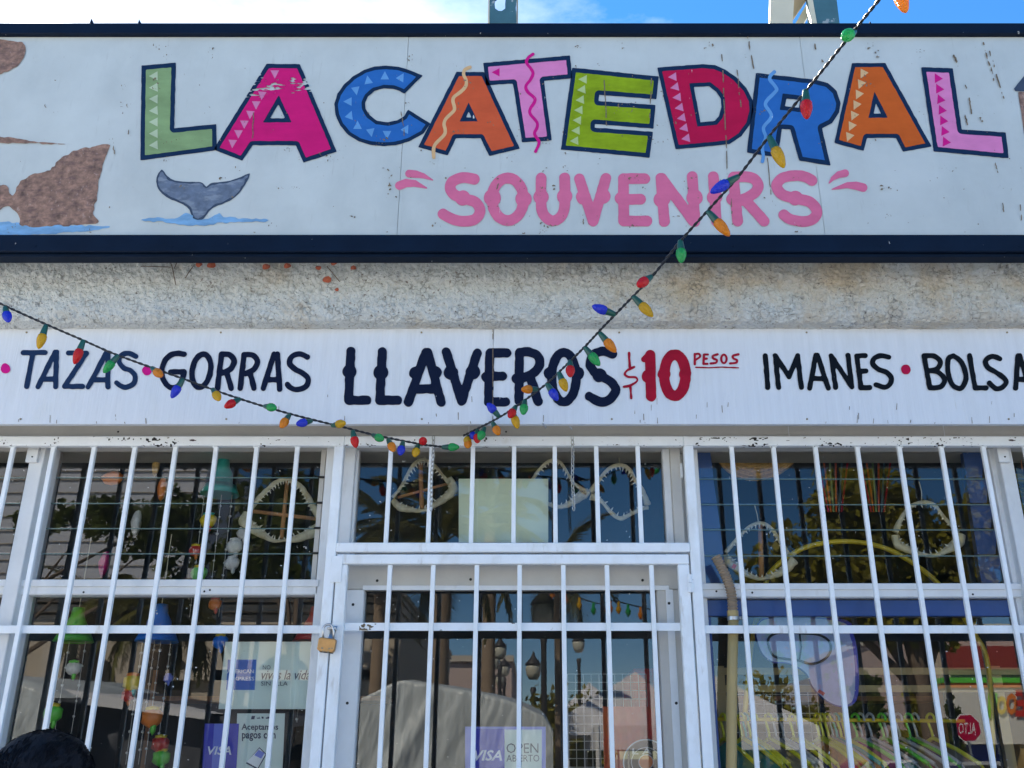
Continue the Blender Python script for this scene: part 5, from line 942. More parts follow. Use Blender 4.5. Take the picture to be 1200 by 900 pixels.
M['cl1'] = mat('cloth_plum', (0.35, 0.03, 0.22), .9); M['cl2'] = mat('cloth_navy', (0.03, 0.06, 0.28), .9); M['cl3'] = mat('cloth_orange', (0.65, 0.25, 0.02), .9, var=.5, vs=30); M['cl4'] = mat('cloth_grey', (0.2, 0.2, 0.2), .9); M['cl5'] = mat('cloth_teal', (0.03, .30, .32), .9)
for i, c in enumerate(('cl1', 'cl2', 'cl3', 'cl4', 'cl5')): v_, f_ = garment_mesh(i); o = mk('garment', v_, f_, M[c], None, True); gm[c] = o.data; bpy.data.objects.remove(o)
ORD = 'first second third fourth fifth sixth seventh eighth ninth tenth eleventh twelfth thirteenth fourteenth fifteenth sixteenth seventeenth eighteenth nineteenth twentieth twenty-first twenty-second twenty-third twenty-fourth twenty-fifth twenty-sixth'.split()
seq = [(847, 'hy', 'cl5'), (868, 'hy', 'cl5'), (873, 'teal', 'cl2'), (878, 'hy', 'cl5'), (884, 'hy', 'cl2'), (900, 'hy', 'cl4'), (908, 'hg', 'cl4'), (917, 'hg', 'cl4'), (928, 'hy', 'cl2'), (936, 'hy', 'cl2'), (958, 'hy', 'cl3'), (963, 'hy', 'cl3'), (969, 'hy', 'cl3'), (974, 'hg', 'cl3'), (979, 'teal', 'cl3'), (984, 'hy', 'cl1'), (989, 'hy', 'cl1'), (1002, 'gplas', 'cl1'), (1008, 'hg', 'cl2'), (1019, 'hg', 'cl5'), (1033, 'gplas', 'cl4'), (1038, 'hg', 'cl1'), (1052, 'hg', 'cl4'), (1064, 'gplas', 'cl2'), (1072, 'hg', 'cl1'), (1090, 'hy', 'cl4')]
hn = {'hy': 'yellow green', 'hg': 'grey', 'gplas': 'green', 'teal': 'teal'}
for i, (px, c, gc) in enumerate(seq):
    q = P(px, 839.5, .36); q = q - Vector((0, 0, .008)); g = thing('clothes_hanger', '%s plastic hanger, %s from the left on the yellow rail' % (hn[c], ORD[i]), 'hanger', q, 'clothes hangers on the yellow rail')
    rz = math.radians(-62 + random.uniform(-5, 5)); inst('hanger_frame', hm[c], q, g, rot=(0, 0, rz))
    h2 = inst('garment', gm[gc], q, None, rot=(0, 0, rz), scale=(.95, 1, 1)); cn = {'cl1': 'plum', 'cl2': 'navy', 'cl3': 'orange', 'cl4': 'grey', 'cl5': 'dark teal'}[gc]
    tag(h2, '%s garment, %s from the left on the yellow rail' % (cn, ORD[i]), 'garment', 'garments on the yellow rail')
# wire grid displays
for (x0, y0, x1, y1, lab) in ((665, 790, 757, 960, 'behind the door glass'), (852, 803, 956, 960, 'behind the right window')):
    Yg_ = .9; g = thing('wire_grid', 'white wire display grid %s' % lab, 'display grid', P(x0, y1, Yg_)); mb = MB()
    a, b = P(x0, y0, Yg_), P(x1, y0, Yg_); zb_ = .2; nx = 10
    for i in range(nx + 1): x = a.x + (b.x - a.x) * i / nx; mb.box(x - .0015, x + .0015, Yg_ - .0015, Yg_ + .0015, zb_, a.z)
    st_ = (b.x - a.x) / nx; z = a.z
    while z > zb_: mb.box(a.x, b.x, Yg_ - .0045, Yg_ - .0016, z - .0015, z + .0015); z -= st_
    mb.build('wire', M['grid'], g, kind='stuff')
# red beach towel with round badge
M['towel'] = mat('towel_red', (0.45, 0.008, 0.02), .9, var=.3, vs=3, spots=[(1.8, .45, .25, (.55, .16, .03, .8), (1, 1, 1.5))])
tw = thing('beach_towel', 'red and orange beach towel with a round black badge reading LA, behind the door glass', 'towel', P(735, 795, .3))
a, b = P(706, 828, .3), P(776, 828, .3); v = []; f = []
for j in range(13):
    for i in range(21): x = a.x + (b.x - a.x) * i / 20; v.append((x, .3 + .012 * math.sin(i * .9) , a.z - j * .06))
for j in range(12):
    for i in range(20): q = j * 21 + i; f.append((q, q + 21, q + 22, q + 1))
mk('cloth', v, f, M['towel'], tw, True)
Yt = .278; bx, by = 757, 893
for nm, r0, m, dy in (('badge_ring', 27, 'pwhite', 0), ('badge_disc', 25.5, 'dark', -.001), ('badge_ring', 17.5, 'pwhite', -.002), ('badge_disc', 16.5, 'dark', -.003), ('badge_ring', 9, 'pwhite', -.004), ('badge_sun', 8, 'oplas', -.005)):
    painted(nm, lambda X, Y: r0 - np.hypot(X - bx, Y - by), (bx - 28, by - 28, bx + 28, by + 28), Yt + dy, M[m], tw, step=1.2, wob=0)
text('L A', 741, 877, 764, 884, Yt - .006, M['pwhite'], tw, bold=.02)
# red locker seen beyond the towel
g = thing('drinks_fridge', 'dark red drinks cabinet behind the beach towel', 'cabinet', (P(760, 800, 1.2).x, 1.2, 0.03)); x0, x1 = P(742, 800, 1.2).x, P(800, 800, 1.2).x
MB().box(x0, x1, 1.2, 1.8, .03, PZ(783, 1.2), .01).build('cabinet_body', M['towel'], g); MB().box(x0 + .03, x1 - .03, 1.18, 1.199, .4, PZ(800, 1.2), .005).build('door_panel', M['rplas'], g)
# shelves deeper in the shop
for k, (x0, x1) in enumerate(((-2.6, -1.0), (1.1, 2.8))):
    g = thing('shop_shelf', 'dark shelf unit at the back of the shop, %s side' % ('left', 'right')[k], 'shelf', (x0, 3.2, .03))
    for z in (.4, .9, 1.4, 1.9): MB().box(x0, x1, 3.2, 3.6, z, z + .03).build('shelf_board', M['stick'], g)
    for x in (x0, x1 - .03): MB().box(x, x + .03, 3.195, 3.19 + .01, .03, 2.1).build('upright', M['stick'], g)
# ============================================================ the street, seen mirrored in the glass
def struct(o): o['kind'] = 'structure'; return o
struct(MB().box(-60, 60, -4.9, .0995, -.15, 0).build('pavement', M['pave'], None, base=(0, -2.5, 0)))
struct(mk('road', [(-200, -13, -.13), (200, -13, -.13), (200, -4.91, -.13), (-200, -4.91, -.13)], [(0, 1, 2, 3)], M['asph'], None, base=(0, -9, -.13)))
struct(MB().box(-200, 200, -60, -13.01, -.3, 0).build('plaza', M['pave'], None, base=(0, -30, 0)))
struct(mk('ground', [(-600, -600, -.31), (600, -600, -.31), (600, 600, -.31), (-600, 600, -.31)], [(0, 1, 2, 3)], M['pave'], None))
M['beige'] = mat('beige_render', (0.46, 0.41, 0.34), .9, var=.12, vs=1.5, bump=.6, bs=12); M['beige2'] = mat('beige_mould', (0.50, 0.46, 0.40), .85, var=.08, vs=3); M['pinkw'] = mat('pink_render', (0.50, 0.40, 0.37), .9, var=.08, vs=1); M['shopw'] = mat('white_render', (0.62, 0.62, 0.58), .9, var=.06, vs=1)
M['siding'] = mat('pale_siding', (0.50, 0.54, 0.62), .8, var=.05, vs=1); M['tentw'] = mat('white_canvas', (0.66, 0.68, 0.72), .8, var=.06, vs=3); M['awn'] = mat('red_awning', (0.28, 0.03, 0.03), .8)
M['tarp'] = mat('silver_tarp', (0.55, 0.62, 0.65), .4, var=.12, vs=2.5, bump=.5, bs=16); M['dcloth'] = mat('dark_tent_cloth', (0.07, 0.08, 0.10), .8, var=.2, vs=3)
M['lampg'] = mat('lamp_globe', (0.50, 0.50, 0.42), .3); M['iron'] = mat('black_iron', (0.03, 0.03, 0.035), .5); M['pav2'] = mat('planter', (0.3, 0.28, 0.25), .8)
def RX(px, D, ref=740): return RP(px, ref, D).x
def RZ(py, D): return RP(600, py, D).z
def rbox(nm, x0, x1, y0, y1, D0, D1, m, par, bev=0):  # photo px columns, rows, distances
    return MB().box(RX(x0, D0), RX(x1, D0), YG - D0, YG - D1, 0 if y1 is None else RZ(y1, D0), RZ(y0, D0), bev).build(nm, M[m], par)
bl = thing('street_building', 'tall beige rendered building across the street with stepped cornices', 'building', (RX(100, 16), YG - 16, 0))
rbox('wall', -500, 470, 735, None, 16, 28, 'beige', bl)
for k, (y0, y1, d) in enumerate(((695, 701, 15.4), (704, 708, 15.55), (711, 719, 15.7), (722, 733, 15.85))): MB().box(RX(-500, 16), RX(474 - k, 16), YG - d, YG - 28.05 + k * .01, RZ(y1, 16), RZ(y0, 16)).build('cornice', M['beige2'], bl)
MB().box(RX(-500, 16), RX(468, 16), YG - 16.05, YG - 28, RZ(735.5, 16), RZ(700, 16)).build('frieze', M['beige'], bl)
for px in (60, 260, 420): MB().box(RX(px, 16), RX(px + 26, 16), YG - 15.8, YG - 15.999, 0, RZ(735.6, 16)).build('pilaster', M['beige2'], bl)
rbox('string_course', 180, 470, 785, 797, 15.8, 15.99, 'beige2', bl)
for px in (100, 190, 330): c = RP(px, 800, 15.95); n_ = 12; r_ = .55; pl = [(c.x + r_ * math.cos(t), c.z + r_ * math.sin(t)) for t in np.linspace(math.pi, 0, n_)]; MB().prism([(c.x + r_, c.z - 2)] + [(x, z) for x, z in pl[::-1]] + [(c.x - r_, c.z - 2)], YG - 15.96, YG - 15.999).build('window_opening', M['dark'], bl)
t2 = thing('street_building', 'pale blue sided taller block behind the beige building', 'building', (RX(0, 29), YG - 29, 0))
rbox('wall', -500, 215, 480, None, 29, 40, 'siding', t2)
for k in range(14): z = RZ(500 + 15 * k, 29); MB().box(RX(-500, 29), RX(215, 29), YG - 28.93, YG - 28.999, z, z + .02).build('siding_lap', M['beige2'], t2)
t3 = thing('street_building', 'low rosy building stepping back beside the palms', 'building', (RX(520, 34), YG - 34, 0))
rbox('wall', 480, 600, 775, None, 34, 60, 'pinkw', t3); rbox('parapet', 478, 602, 768, 775, 33.8, 60.1, 'beige2', t3)
# right: pink building, shop with banner sign
rb = thing('street_building', 'rosy building with a long banner sign across the street on the right', 'building', (RX(1200, 25), YG - 25, 0))
rbox('wall', 1066, 1700, 738, None, 25, 36, 'pinkw', rb); rbox('parapet', 1064, 1705, 731, 738, 24.8, 36.1, 'shopw', rb); 
rbox('banner', 1098, 1600, 806, 872, 23.5, 24.99, 'shopw', rb); rbox('green_stripe', 1096, 1600, 794, 800, 23.4, 24.995, 'gplas', rb); rbox('orange_stripe', 1097, 1600, 800.3, 805.8, 23.45, 24.99, 'oplas', rb)
rbox('shop_front', 1110, 1600, 872.5, None, 24.2, 24.99, 'cl2', rb)
for px in (1172, 1290): rbox('column', px, px + 14, 872.5, None, 23.6, 24.15, 'pipe', rb)
def rtext(s, x0, y0, x1, y1, D, m, par, bold=0): return text(s, x0, y0, x1, y1, 0, m, par, bold=bold, mirror_pt=lambda px, py: RP(x0 + x1 - px, py, D))
for ch, a, b, y0, y1, m in (('M', 1158, 1169, 812, 841, 'gplas'), ('O', 1168, 1180, 815, 838, 'yplas'), ('O', 1179, 1192, 812, 838, 'oplas'), ('E', 1190, 1204, 808, 840, 'rplas')): rtext(ch, a, y0, b, y1, 23.42, M[m], rb, .05)
rbox('awning', 1110, 1240, 757, 784, 24.5, 24.98, 'awn', rb)
rw = thing('street_building', 'white low building with grey roof between the trees', 'building', (RX(1020, 32), YG - 32, 0))
rbox('wall', 1000, 1064, 815, None, 32, 40, 'shopw', rw); rbox('roof', 985, 1066, 783, 814, 31.5, 40.5, 'siding', rw); rbox('lower_wall', 1000, 1064, 870, None, 31.4, 31.9, 'beige2', rw)
# stop sign
c = RP(1133.5, 853, 20); g = thing('stop_sign', 'red octagonal stop sign lettered ALTO on a thin grey pole', 'stop sign', (c.x, c.y, 0)); R0 = .33
for r_, m, dy, nm in ((R0, 'pwhite', 0, 'border'), (R0 * .93, 'p_crim', .012, 'face')):
    pl = [(c.x + r_ * math.cos(math.pi / 8 + k * math.pi / 4), c.z + r_ * math.sin(math.pi / 8 + k * math.pi / 4)) for k in range(8)]; MB().prism(pl, c.y + dy, c.y + dy + .01).build(nm, M[m], g)
MB().sweep([(c.x, c.y - .03, 0), (c.x, c.y - .03, c.z)], .035, 8).build('pole', M['steel'], g)
rtext('ALTO', 1123.5, 847, 1143.5, 860, 20 - .025, M['pwhite'], g, .0)
# tents
def tarp(nm, label, cat, pts, D, depth, m, rise=.25):
    """draped sheet: front top edge given in photo px; falls to the ground with folds, roof runs back"""
    s = spline(pts, 26); c = RP(pts[0][0], pts[0][1], D); g = thing(nm, label, cat, (c.x, c.y, 0)); v = []; f = []; nx = len(s); nr, nd = 8, 60
    tops = [RP(a, b, D) for a, b in s]; s0 = min(q.x for q in tops)
    for j in range(nr + nd):
        for i, q in enumerate(tops):
            if j < nr: t = 1 - j / nr; p = (q.x, q.y - depth * t, q.z + rise * math.sin(t * math.pi / 2) * .6 + .03 * mnoise.noise(Vector((q.x * 2, t * 4, 0))))
            else:
                t = (j - nr) / (nd - 1); fo = .08 * t ** .6 * (abs(mnoise.noise(Vector((q.x * 2.3 + 1.5 * t, 5, t * .9)))) - .2) + .03 * abs(mnoise.noise(Vector((q.x * 7 + 3 * t, t * 3, 1)))) + .02 * abs(mnoise.noise(Vector((q.x * 13 + 9 * t, t * 9, 2)))) + .012 * abs(mnoise.noise(Vector((q.x * 31, t * 26, 2)))) + .22 * t * math.exp(-((q.x - s0 - .9 + 1.1 * t) / (.05 + .22 * t)) ** 2)
                p = (q.x, q.y + .02 + fo, q.z * (1 - t) + .02 * t)
            v.append(p)
    for j in range(nr + nd - 1):
        for i in range(nx - 1): a = j * nx + i; f.append((a, a + 1, a + nx + 1, a + nx))
    mk('canvas', v, f, M[m], g, True); return g
tarp('market_tent', 'grey crumpled tarpaulin draped over a market stall, before the door', 'tent', [(405, 826), (430, 816), (458, 802), (470, 798), (480, 799), (520, 806), (560, 813), (600, 823), (632, 838), (640, 844), (648, 858)], 6.0, 3.0, 'tarp')
tarp('market_tent', 'silver tarpaulin stall cover at the far left', 'tent', [(-140, 790), (-60, 792), (0, 797), (40, 806), (66, 818)], 5.6, 3, 'tarp')
tarp('market_tent', 'dark grey cloth stall with a pale sagging roof edge', 'tent', [(60, 812), (110, 818), (160, 826), (240, 838), (300, 846), (345, 852)], 6.4, 2.5, 'dcloth')
for a, b, c_, d in ((20, 798, 245, 836),): q0, q1 = RP(a, b, 6.1), RP(c_, d, 6.1); MB().add([q0 + Vector((0, 0, .0)), q1, q1 + Vector((0, 0, -.06)), q0 + Vector((0, 0, -.14))], [(0, 1, 2, 3)]).add([q0, q1, q1 + Vector((0, -2.0, .05)), q0 + Vector((0, -2.0, .08))], [(0, 1, 2, 3)]).build('canopy_edge', M['tentw'], bpy.data.objects['market_tent.002'])
def canopy(label, px0, px1, pe, pxp, pyp, D, sz):
    a, b, p = RP(px0, pe, D), RP(px1, pe, D), RP(pxp, pyp, D + sz / 2); g = thing('canopy_tent', label, 'tent', (p.x, p.y, 0)); y0, y1 = YG - D, YG - D - sz
    top = (p.x, (y0 + y1) / 2, p.z); k = [(a.x, y0, a.z), (b.x, y0, a.z), (b.x, y1, a.z), (a.x, y1, a.z)]
    MB().add(k + [top], [(0, 1, 4), (1, 2, 4), (2, 3, 4), (3, 0, 4)]).build('roof', M['tentw'], g)
    MB().add(k + [(x, y, z - .3) for x, y, z in k], [(0, 1, 5, 4), (1, 2, 6, 5), (2, 3, 7, 6), (3, 0, 4, 7)]).build('valance', M['tentw'], g)
    for x, y, z in k: MB().sweep([(x, y, 0), (x, y, z - .001)], .03, 6).build('leg', M['frame'], g)
canopy('white peaked canopy tent mirrored in the door glass', 665, 800, 836, 745, 787, 11, 3.0); canopy('white peaked canopy tent mirrored left in the right window', 700, 958, 850, 838, 792, 9.5, 3.0); canopy('small white canopy tent farther down the plaza', 655, 735, 835, 690, 800, 26, 3.5)
# lamps
def lamp(label, px, py, D, k=1.0):
    c = RP(px, py, D); g = thing('street_lamp', label, 'street lamp', (c.x, c.y, 0), 'globe street lamps along the plaza')
    MB().lathe((c.x, c.y, 0), [(.12, 0), (.12, .4), (.06, .6), (.05, c.z - .6), (.08, c.z - .45), (.05, c.z - .42)], 10).build('post', M['iron'], g, True)
    MB().lathe((c.x, c.y, c.z - .3 * k), [(0, 0), (.13 * k, .0), (.21 * k, .15 * k), (.24 * k, .33 * k), (.2 * k, .42 * k), (0, .43 * k)], 16).build('globe', M['lampg'], g, True); MB().lathe((c.x, c.y, c.z + .11 * k), [(.25 * k, 0), (.22 * k, .06), (.1 * k, .2 * k), (.04 * k, .32 * k), (.01, .42 * k)], 14).build('cap', M['iron'], g, True)
lamp('nearest globe lamp high behind the door glass', 637, 716, 14); 
for i, (px, py, D, lb3) in enumerate(((586, 762, 24, 'tallest lamp of the receding row'), (579, 775, 27, 'left lamp of the receding row'), (591, 784, 30, 'second lamp of the receding row'), (586, 796, 34, 'third lamp of the receding row'), (594, 806, 39, 'far lamp of the receding row'), (588, 815, 45, 'farthest lamp of the receding row'), (625, 784, 20, 'lamp below the palm fronds by the hedge'), (678, 755, 26, 'lamp above the small tent'))): lamp(lb3 + ' mirrored in the door', px, py, D, .8)
# foliage
def leaves(nm, m, par, c, rad, n, s, seed, hollow=.35, droop=0):
    rng = np.random.RandomState(seed); cl = rng.normal(size=(max(6, n // 60), 3)); cl /= np.linalg.norm(cl, axis=1)[:, None]; cl *= rng.uniform(hollow, 1, (len(cl), 1))
    idx = rng.randint(0, len(cl), n); p = cl[idx] + rng.normal(size=(n, 3)) * .13; p = p * np.array(rad) + np.array(c)
    d = rng.normal(size=(n, 3)); d[:, 2] -= droop; d /= np.linalg.norm(d, axis=1)[:, None]; u = np.cross(d, rng.normal(size=(n, 3))); u /= np.linalg.norm(u, axis=1)[:, None]
    L_ = s * rng.uniform(.6, 1.3, (n, 1)); W_ = L_ * .33
    q = np.stack([p, p + d * L_ * .5 + u * W_, p + d * L_, p + d * L_ * .5 - u * W_], 1).reshape(-1, 3)
    return mk(nm, q, [(4 * i, 4 * i + 1, 4 * i + 2, 4 * i + 3) for i in range(n)], M[m], par)
def tree(label, px, D, crowns, m='leaf', tw=.16, ls=.16, seed=1, base_py=None, trunk=True):
    x = RX(px, D, 780); g = thing('leafy_tree', label, 'tree', (x, YG - D, 0)); zc = []
    for k, (cx, cy, rx, ry, n) in enumerate(crowns):
        c = RP(cx, cy, D); s_ = (D + 3.7) / F; leaves('crown', m, g, c, (rx * s_, rx * s_ * .7, ry * s_), n, ls, seed + k); zc.append(c)
    top = max(c.z for c in zc); tk = MB().sweep([(x, YG - D, 0), (x + .05, YG - D, top * .35), (x - .05, YG - D + .05, top * .7), (zc[0].x, zc[0].y, top)], [tw, tw * .8, tw * .6, tw * .25], 10)
    for c in zc: tk.sweep([(x, YG - D, top * .45), (x * .5 + c.x * .5, c.y, (top * .5 + c.z) * .5), tuple(c)], [tw * .5, tw * .35, tw * .1], 7)
    tk.build('trunk', M['bark'], g, True)
tree('dense tree with dark foliage mirrored high in the right window', 1075, 8.5, [(960, 640, 85, 60, 2600), (1050, 600, 80, 60, 2600), (1080, 720, 65, 40, 2400), (1010, 725, 55, 36, 1800), (1010, 560, 90, 50, 2400), (1110, 660, 55, 60, 1800), (905, 665, 45, 45, 900), (1150, 590, 60, 55, 1800)], 'leaf2', .13, .13, 3)
tree('thin leaved tree mirrored in the left louvred window', -60, 7.0, [(200, 590, 60, 40, 1300), (110, 575, 60, 30, 700), (250, 640, 50, 45, 900), (320, 600, 60, 40, 700), (60, 570, 40, 22, 300)], 'leaf', .05, .10, 21)
tree('dark tree mirrored behind the large jaw', 345, 13, [(300, 600, 60, 60, 1500), (350, 560, 50, 50, 1200), (330, 660, 40, 40, 900)], 'leaf', .09, .16, 71)
tree('bushy small tree mirrored before the pink building', 1085, 17, [(1085, 835, 22, 30, 900), (1078, 868, 26, 26, 900)], 'leaf2', .1, .16, 33)
tree('low bush mirrored right of the bodyboard', 1015, 15, [(1018, 835, 26, 28, 900), (1012, 800, 14, 16, 300)], 'leaf', .1, .15, 43)
tree('small tree mirrored behind the stop sign', 1118, 21.5, [(1118, 845, 14, 18, 500), (1122, 870, 16, 16, 500)], 'leaf', .08, .16, 53)
for k, (a, b, y0, D, lab) in enumerate(((606, 716, 795, 19, 'clipped yellow green hedge mirrored in the door'), (840, 960, 798, 17, 'hedge mirrored behind the wire grid in the right window'))):
    x0, x1 = RX(a, D), RX(b, D); zt_ = RZ(y0, D); g = leaves('hedge', 'leaf2', None, ((x0 + x1) / 2, YG - D - .6, zt_ * .5), (abs(x1 - x0) / 2, .6, zt_ * .48), 5000, .16, 60 + k, hollow=.2); tag(g, lab, 'hedge')
# palms
def frond_mesh(seed, L_=2.2):
    r = random.Random(seed); mb = MB(); N_ = 26; pts = []
    for i in range(N_ + 1): t = i / N_; pts.append(Vector((L_ * t * (1 - .15 * t), 0, .55 * L_ * (t * .8 - t * t * 1.25))))
    mb.sweep(pts, [.022 * (1 - .85 * i / N_) for i in range(N_ + 1)], 5)
    for i in range(3, N_):
        for sd in (-1, 1):
            for q in (0, .5):
                p = pts[i].lerp(pts[i + 1], q); t = i / N_; l = .55 * math.sin(math.pi * min(1, t * .85 + .12)) * r.uniform(.8, 1.1); d = Vector((.55, sd * .8, -.25 - .3 * r.random())).normalized(); w_ = Vector((.02, 0, .006))
                mb.add([p - w_, p + d * l * .5 - w_ + Vector((0, 0, .03)), p + d * l, p + d * l * .5 + w_ + Vector((0, 0, .03)), p + w_], [(0, 1, 2, 3, 4)])
    o = mb.build('frond', M['palm'], None); me = o.data; bpy.data.objects.remove(o); return me
FR = [frond_mesh(i) for i in range(3)]
def palm(label, px, pyc, D, tw, sc, n=26, seed=0):
    c = RP(px, pyc, D); g = thing('palm_tree', label, 'palm tree', (c.x, c.y, 0)); r = random.Random(seed)
    pr = []; n_ = 40
    for i in range(n_ + 1): t = i / n_; pr.append((tw * (1.25 - .2 * t + .35 * math.exp(-((t - .82) / .08) ** 2) * .4 + (.03 if i % 2 else 0)), c.z * t))
    MB().lathe((c.x, c.y, 0), pr, 14).build('trunk', M['palmbark'], g, True)
    for k in range(n): inst('frond', FR[k % 3], c + Vector((0, 0, .05)), g, rot=(r.uniform(-.2, .2), r.uniform(-1.0, .9), k * 2.4 + r.uniform(-.2, .2)), scale=(sc,) * 3)
palm('thick trunked palm mirrored at the centre of the door', 519, 640, 10, .12, .8, 16, 1); palm('palm with feathery crown mirrored in the left lower window', 190, 712, 12, .16, .75, 24, 2); palm('palm mirrored near the right of the door pane', 655, 668, 13, .08, .7, 12, 3)
palm('tall palm mirrored behind the transom sheet', 575, 600, 13, .1, .8, 12, 4); palm('tall palm mirrored at the left of the transom', 452, 612, 14, .11, .8, 14, 5); palm('slender palm mirrored at the left edge of the building', 118, 700, 13, .16, .7, 20, 6)
# second festoon across the street
W3 = [(640, 684, 9), (668, 696, 9), (700, 707, 9), (718, 704, 9), (740, 709, 9), (770, 716, 9)]
g = thing('string_light', 'string of amber bulbs mirrored at the top of the door glass', 'string lights', RP(640, 684, 5)); s = [RP(a, b, 5.0) for a, b in spline([q[:2] for q in W3], 6)]
MB().sweep(s, .006, 6).build('wire', M['wire'], g)
for i, q in enumerate(s[2::3]): MB().lathe(q, [(.012, 0), (.012, -.04), (.024, -.06), (.024, -.08), (.004, -.115)], 10).build('bulb', BM['aayg'[i % 4]], g, True)
# parked cars across the street
def car(label, px, D, mm):
    c = RP(px, 885, D); x, y = c.x, c.y; M_ = mat('car_paint', mm, .25, coat=.6); g = thing('parked_car', label, 'car', (x, y, 0))
    side = [(-2.1, .35), (-2.15, .75), (-1.95, .88), (-1.1, .98), (-.55, 1.42), (.7, 1.45), (1.35, 1.02), (2.0, .92), (2.15, .6), (2.1, .35)]
    cb = [(x + a, z) for a, z in side]; MB().prism(cb, y - .85, y + .85).build('body', M_, g)
    gl_ = [(x - .98, 1.0), (x + 1.22, 1.02), (x + .66, 1.38), (x - .5, 1.36)]; MB().prism(gl_, y + .851, y + .86).build('side_window', M['dark'], g); MB().prism(gl_, y - .86, y - .851).build('side_window', M['dark'], g)
    for wx in (-1.35, 1.35):
        for wy in (.78, -.78): o = MB().sweep([(x + wx, y + wy - .1, .33), (x + wx, y + wy + .1, .33)], .33, 18).build('wheel', M['iron'], g)
car('magenta parked car mirrored low in the right window', 1020, 30, (.4, .02, .12)); car('white parked car mirrored low in the right window', 1050, 26, (.7, .7, .7)); car('silver parked car farther right across the street', 1110, 18, (.4, .42, .45))
# plant at far right window
g = thing('hanging_plant', 'yellow green artificial plant hanging at the right edge of the frame', 'plant', P(1197, 545, .26)); leaves('foliage', 'leaf2', g, P(1200, 580, .26), (.05, .04, .14), 160, .05, 90); MB().sweep([P(1195, 525, .26), P(1199, 560, .26), P(1200, 620, .26)], .003, 5).build('stem', M['stick'], g)
# ============================================================ the person in front
dp_ = 2.25; hx = (60 - CX) / F * dp_
b_ = (CY - 856) / F; yy = CAM.y + (ct - b_ * st) * dp_; ztop = CAM.z + (st + b_ * ct) * dp_
pp = thing('person', 'person with short black hair seen from behind at the lower left, dark shirt', 'person', (hx, yy, 0))
M['skin'] = mat('skin', (0.35, 0.2, 0.13), .5); M['hair'] = mat('black_hair', (0.008, 0.008, 0.011), .6, spec=.2, bump=.3, bs=90, stretch=(1, 1, .2)); M['shirt'] = mat('dark_shirt', (0.04, 0.05, 0.10), .9); M['trous'] = mat('dark_trousers', (0.03, 0.03, 0.04), .9); M['shoe'] = mat('shoe', (0.05, 0.04, 0.04), .6)
ht_ = ztop - .012; k = ht_ / 1.62
def skinned(nm, verts, edges, rad, m, root=0, lv=2):
    me = bpy.data.meshes.new(nm); off = WL[pp.name]; me.from_pydata([tuple(Vector(v) * 1.0 + Vector((hx, yy, 0)) - off) for v in verts], edges, []); me.materials.append(m)
    o = bpy.data.objects.new(nm, me); link(o, pp); sk = o.modifiers.new('s', 'SKIN'); 
    for i, r in enumerate(rad): me.skin_vertices[0].data[i].radius = r if hasattr(r, '__len__') else (r, r)
    me.skin_vertices[0].data[root].use_root = True; o.modifiers.new('u', 'SUBSURF').levels = lv; o.modifiers[-1].render_levels = lv
    me.polygons.foreach_set('use_smooth', []); return o
J = lambda x, y, z: (x * k, y * k, z * k)
V = [J(0, 0, .92), J(0, 0, 1.08), J(0, .0, 1.25), J(0, 0, 1.34), J(0, .01, 1.42), J(-.10, 0, .88), J(-.11, .01, .48), J(-.12, -.02, .08), J(-.12, .12, .04), J(.10, 0, .88), J(.11, .01, .48), J(.12, -.02, .08), J(.12, .12, .04), J(-.18, 0, 1.31), J(-.24, -.01, 1.05), J(-.23, .08, .83), J(.18, 0, 1.31), J(.24, -.01, 1.05), J(.23, .08, .83)]
E = [(0, 1), (1, 2), (2, 3), (3, 4), (0, 5), (5, 6), (6, 7), (7, 8), (0, 9), (9, 10), (10, 11), (11, 12), (3, 13), (13, 14), (14, 15), (3, 16), (16, 17), (17, 18)]
Rr = [(.15, .11), (.13, .10), (.16, .11), (.10, .08), (.055, .055), (.085, .09), (.055, .06), (.038, .04), (.035, .03), (.085, .09), (.055, .06), (.038, .04), (.035, .03), (.055, .055), (.042, .042), (.028, .028), (.055, .055), (.042, .042), (.028, .028)]
skinned('body', V, E, Rr, M['skin'])
Q = lambda x, y, z: Vector((hx + x * k, yy + y * k, z * k))
sh = MB(); fy = Vector((0, 1, 0))
sh.sweep([Q(0, 0, z) for z in (.84, .86, .92, 1.0, 1.08, 1.16, 1.24, 1.31, 1.355, 1.385, 1.40)], [r * k for r in (.185, .19, .185, .17, .168, .182, .198, .205, .17, .10, .075)], 24, flat=(fy, .66), cap=False)
for s_ in (-1, 1): sh.sweep([Q(s_ * x, y, z) for x, y, z in ((.10, 0, 1.335), (.165, 0, 1.315), (.20, 0, 1.26), (.222, -.004, 1.17), (.236, -.008, 1.08))], [r * k for r in (.055, .078, .078, .070, .068)], 16, cap=False)
sh.build('shirt', M['shirt'], pp, True)
tr = MB(); tr.sweep([Q(0, 0, z) for z in (.99, .93, .87, .82, .78)], [r * k for r in (.165, .175, .182, .178, .15)], 24, flat=(fy, .70))
for s_ in (-1, 1): tr.sweep([Q(s_ * x, y, z) for x, y, z in ((.085, 0, .88), (.095, 0, .76), (.102, .005, .62), (.108, .01, .48), (.113, 0, .34), (.118, -.01, .18), (.12, -.015, .06))], [r * k for r in (.095, .098, .085, .072, .066, .060, .062)], 18)
tr.build('trousers', M['trous'], pp, True)
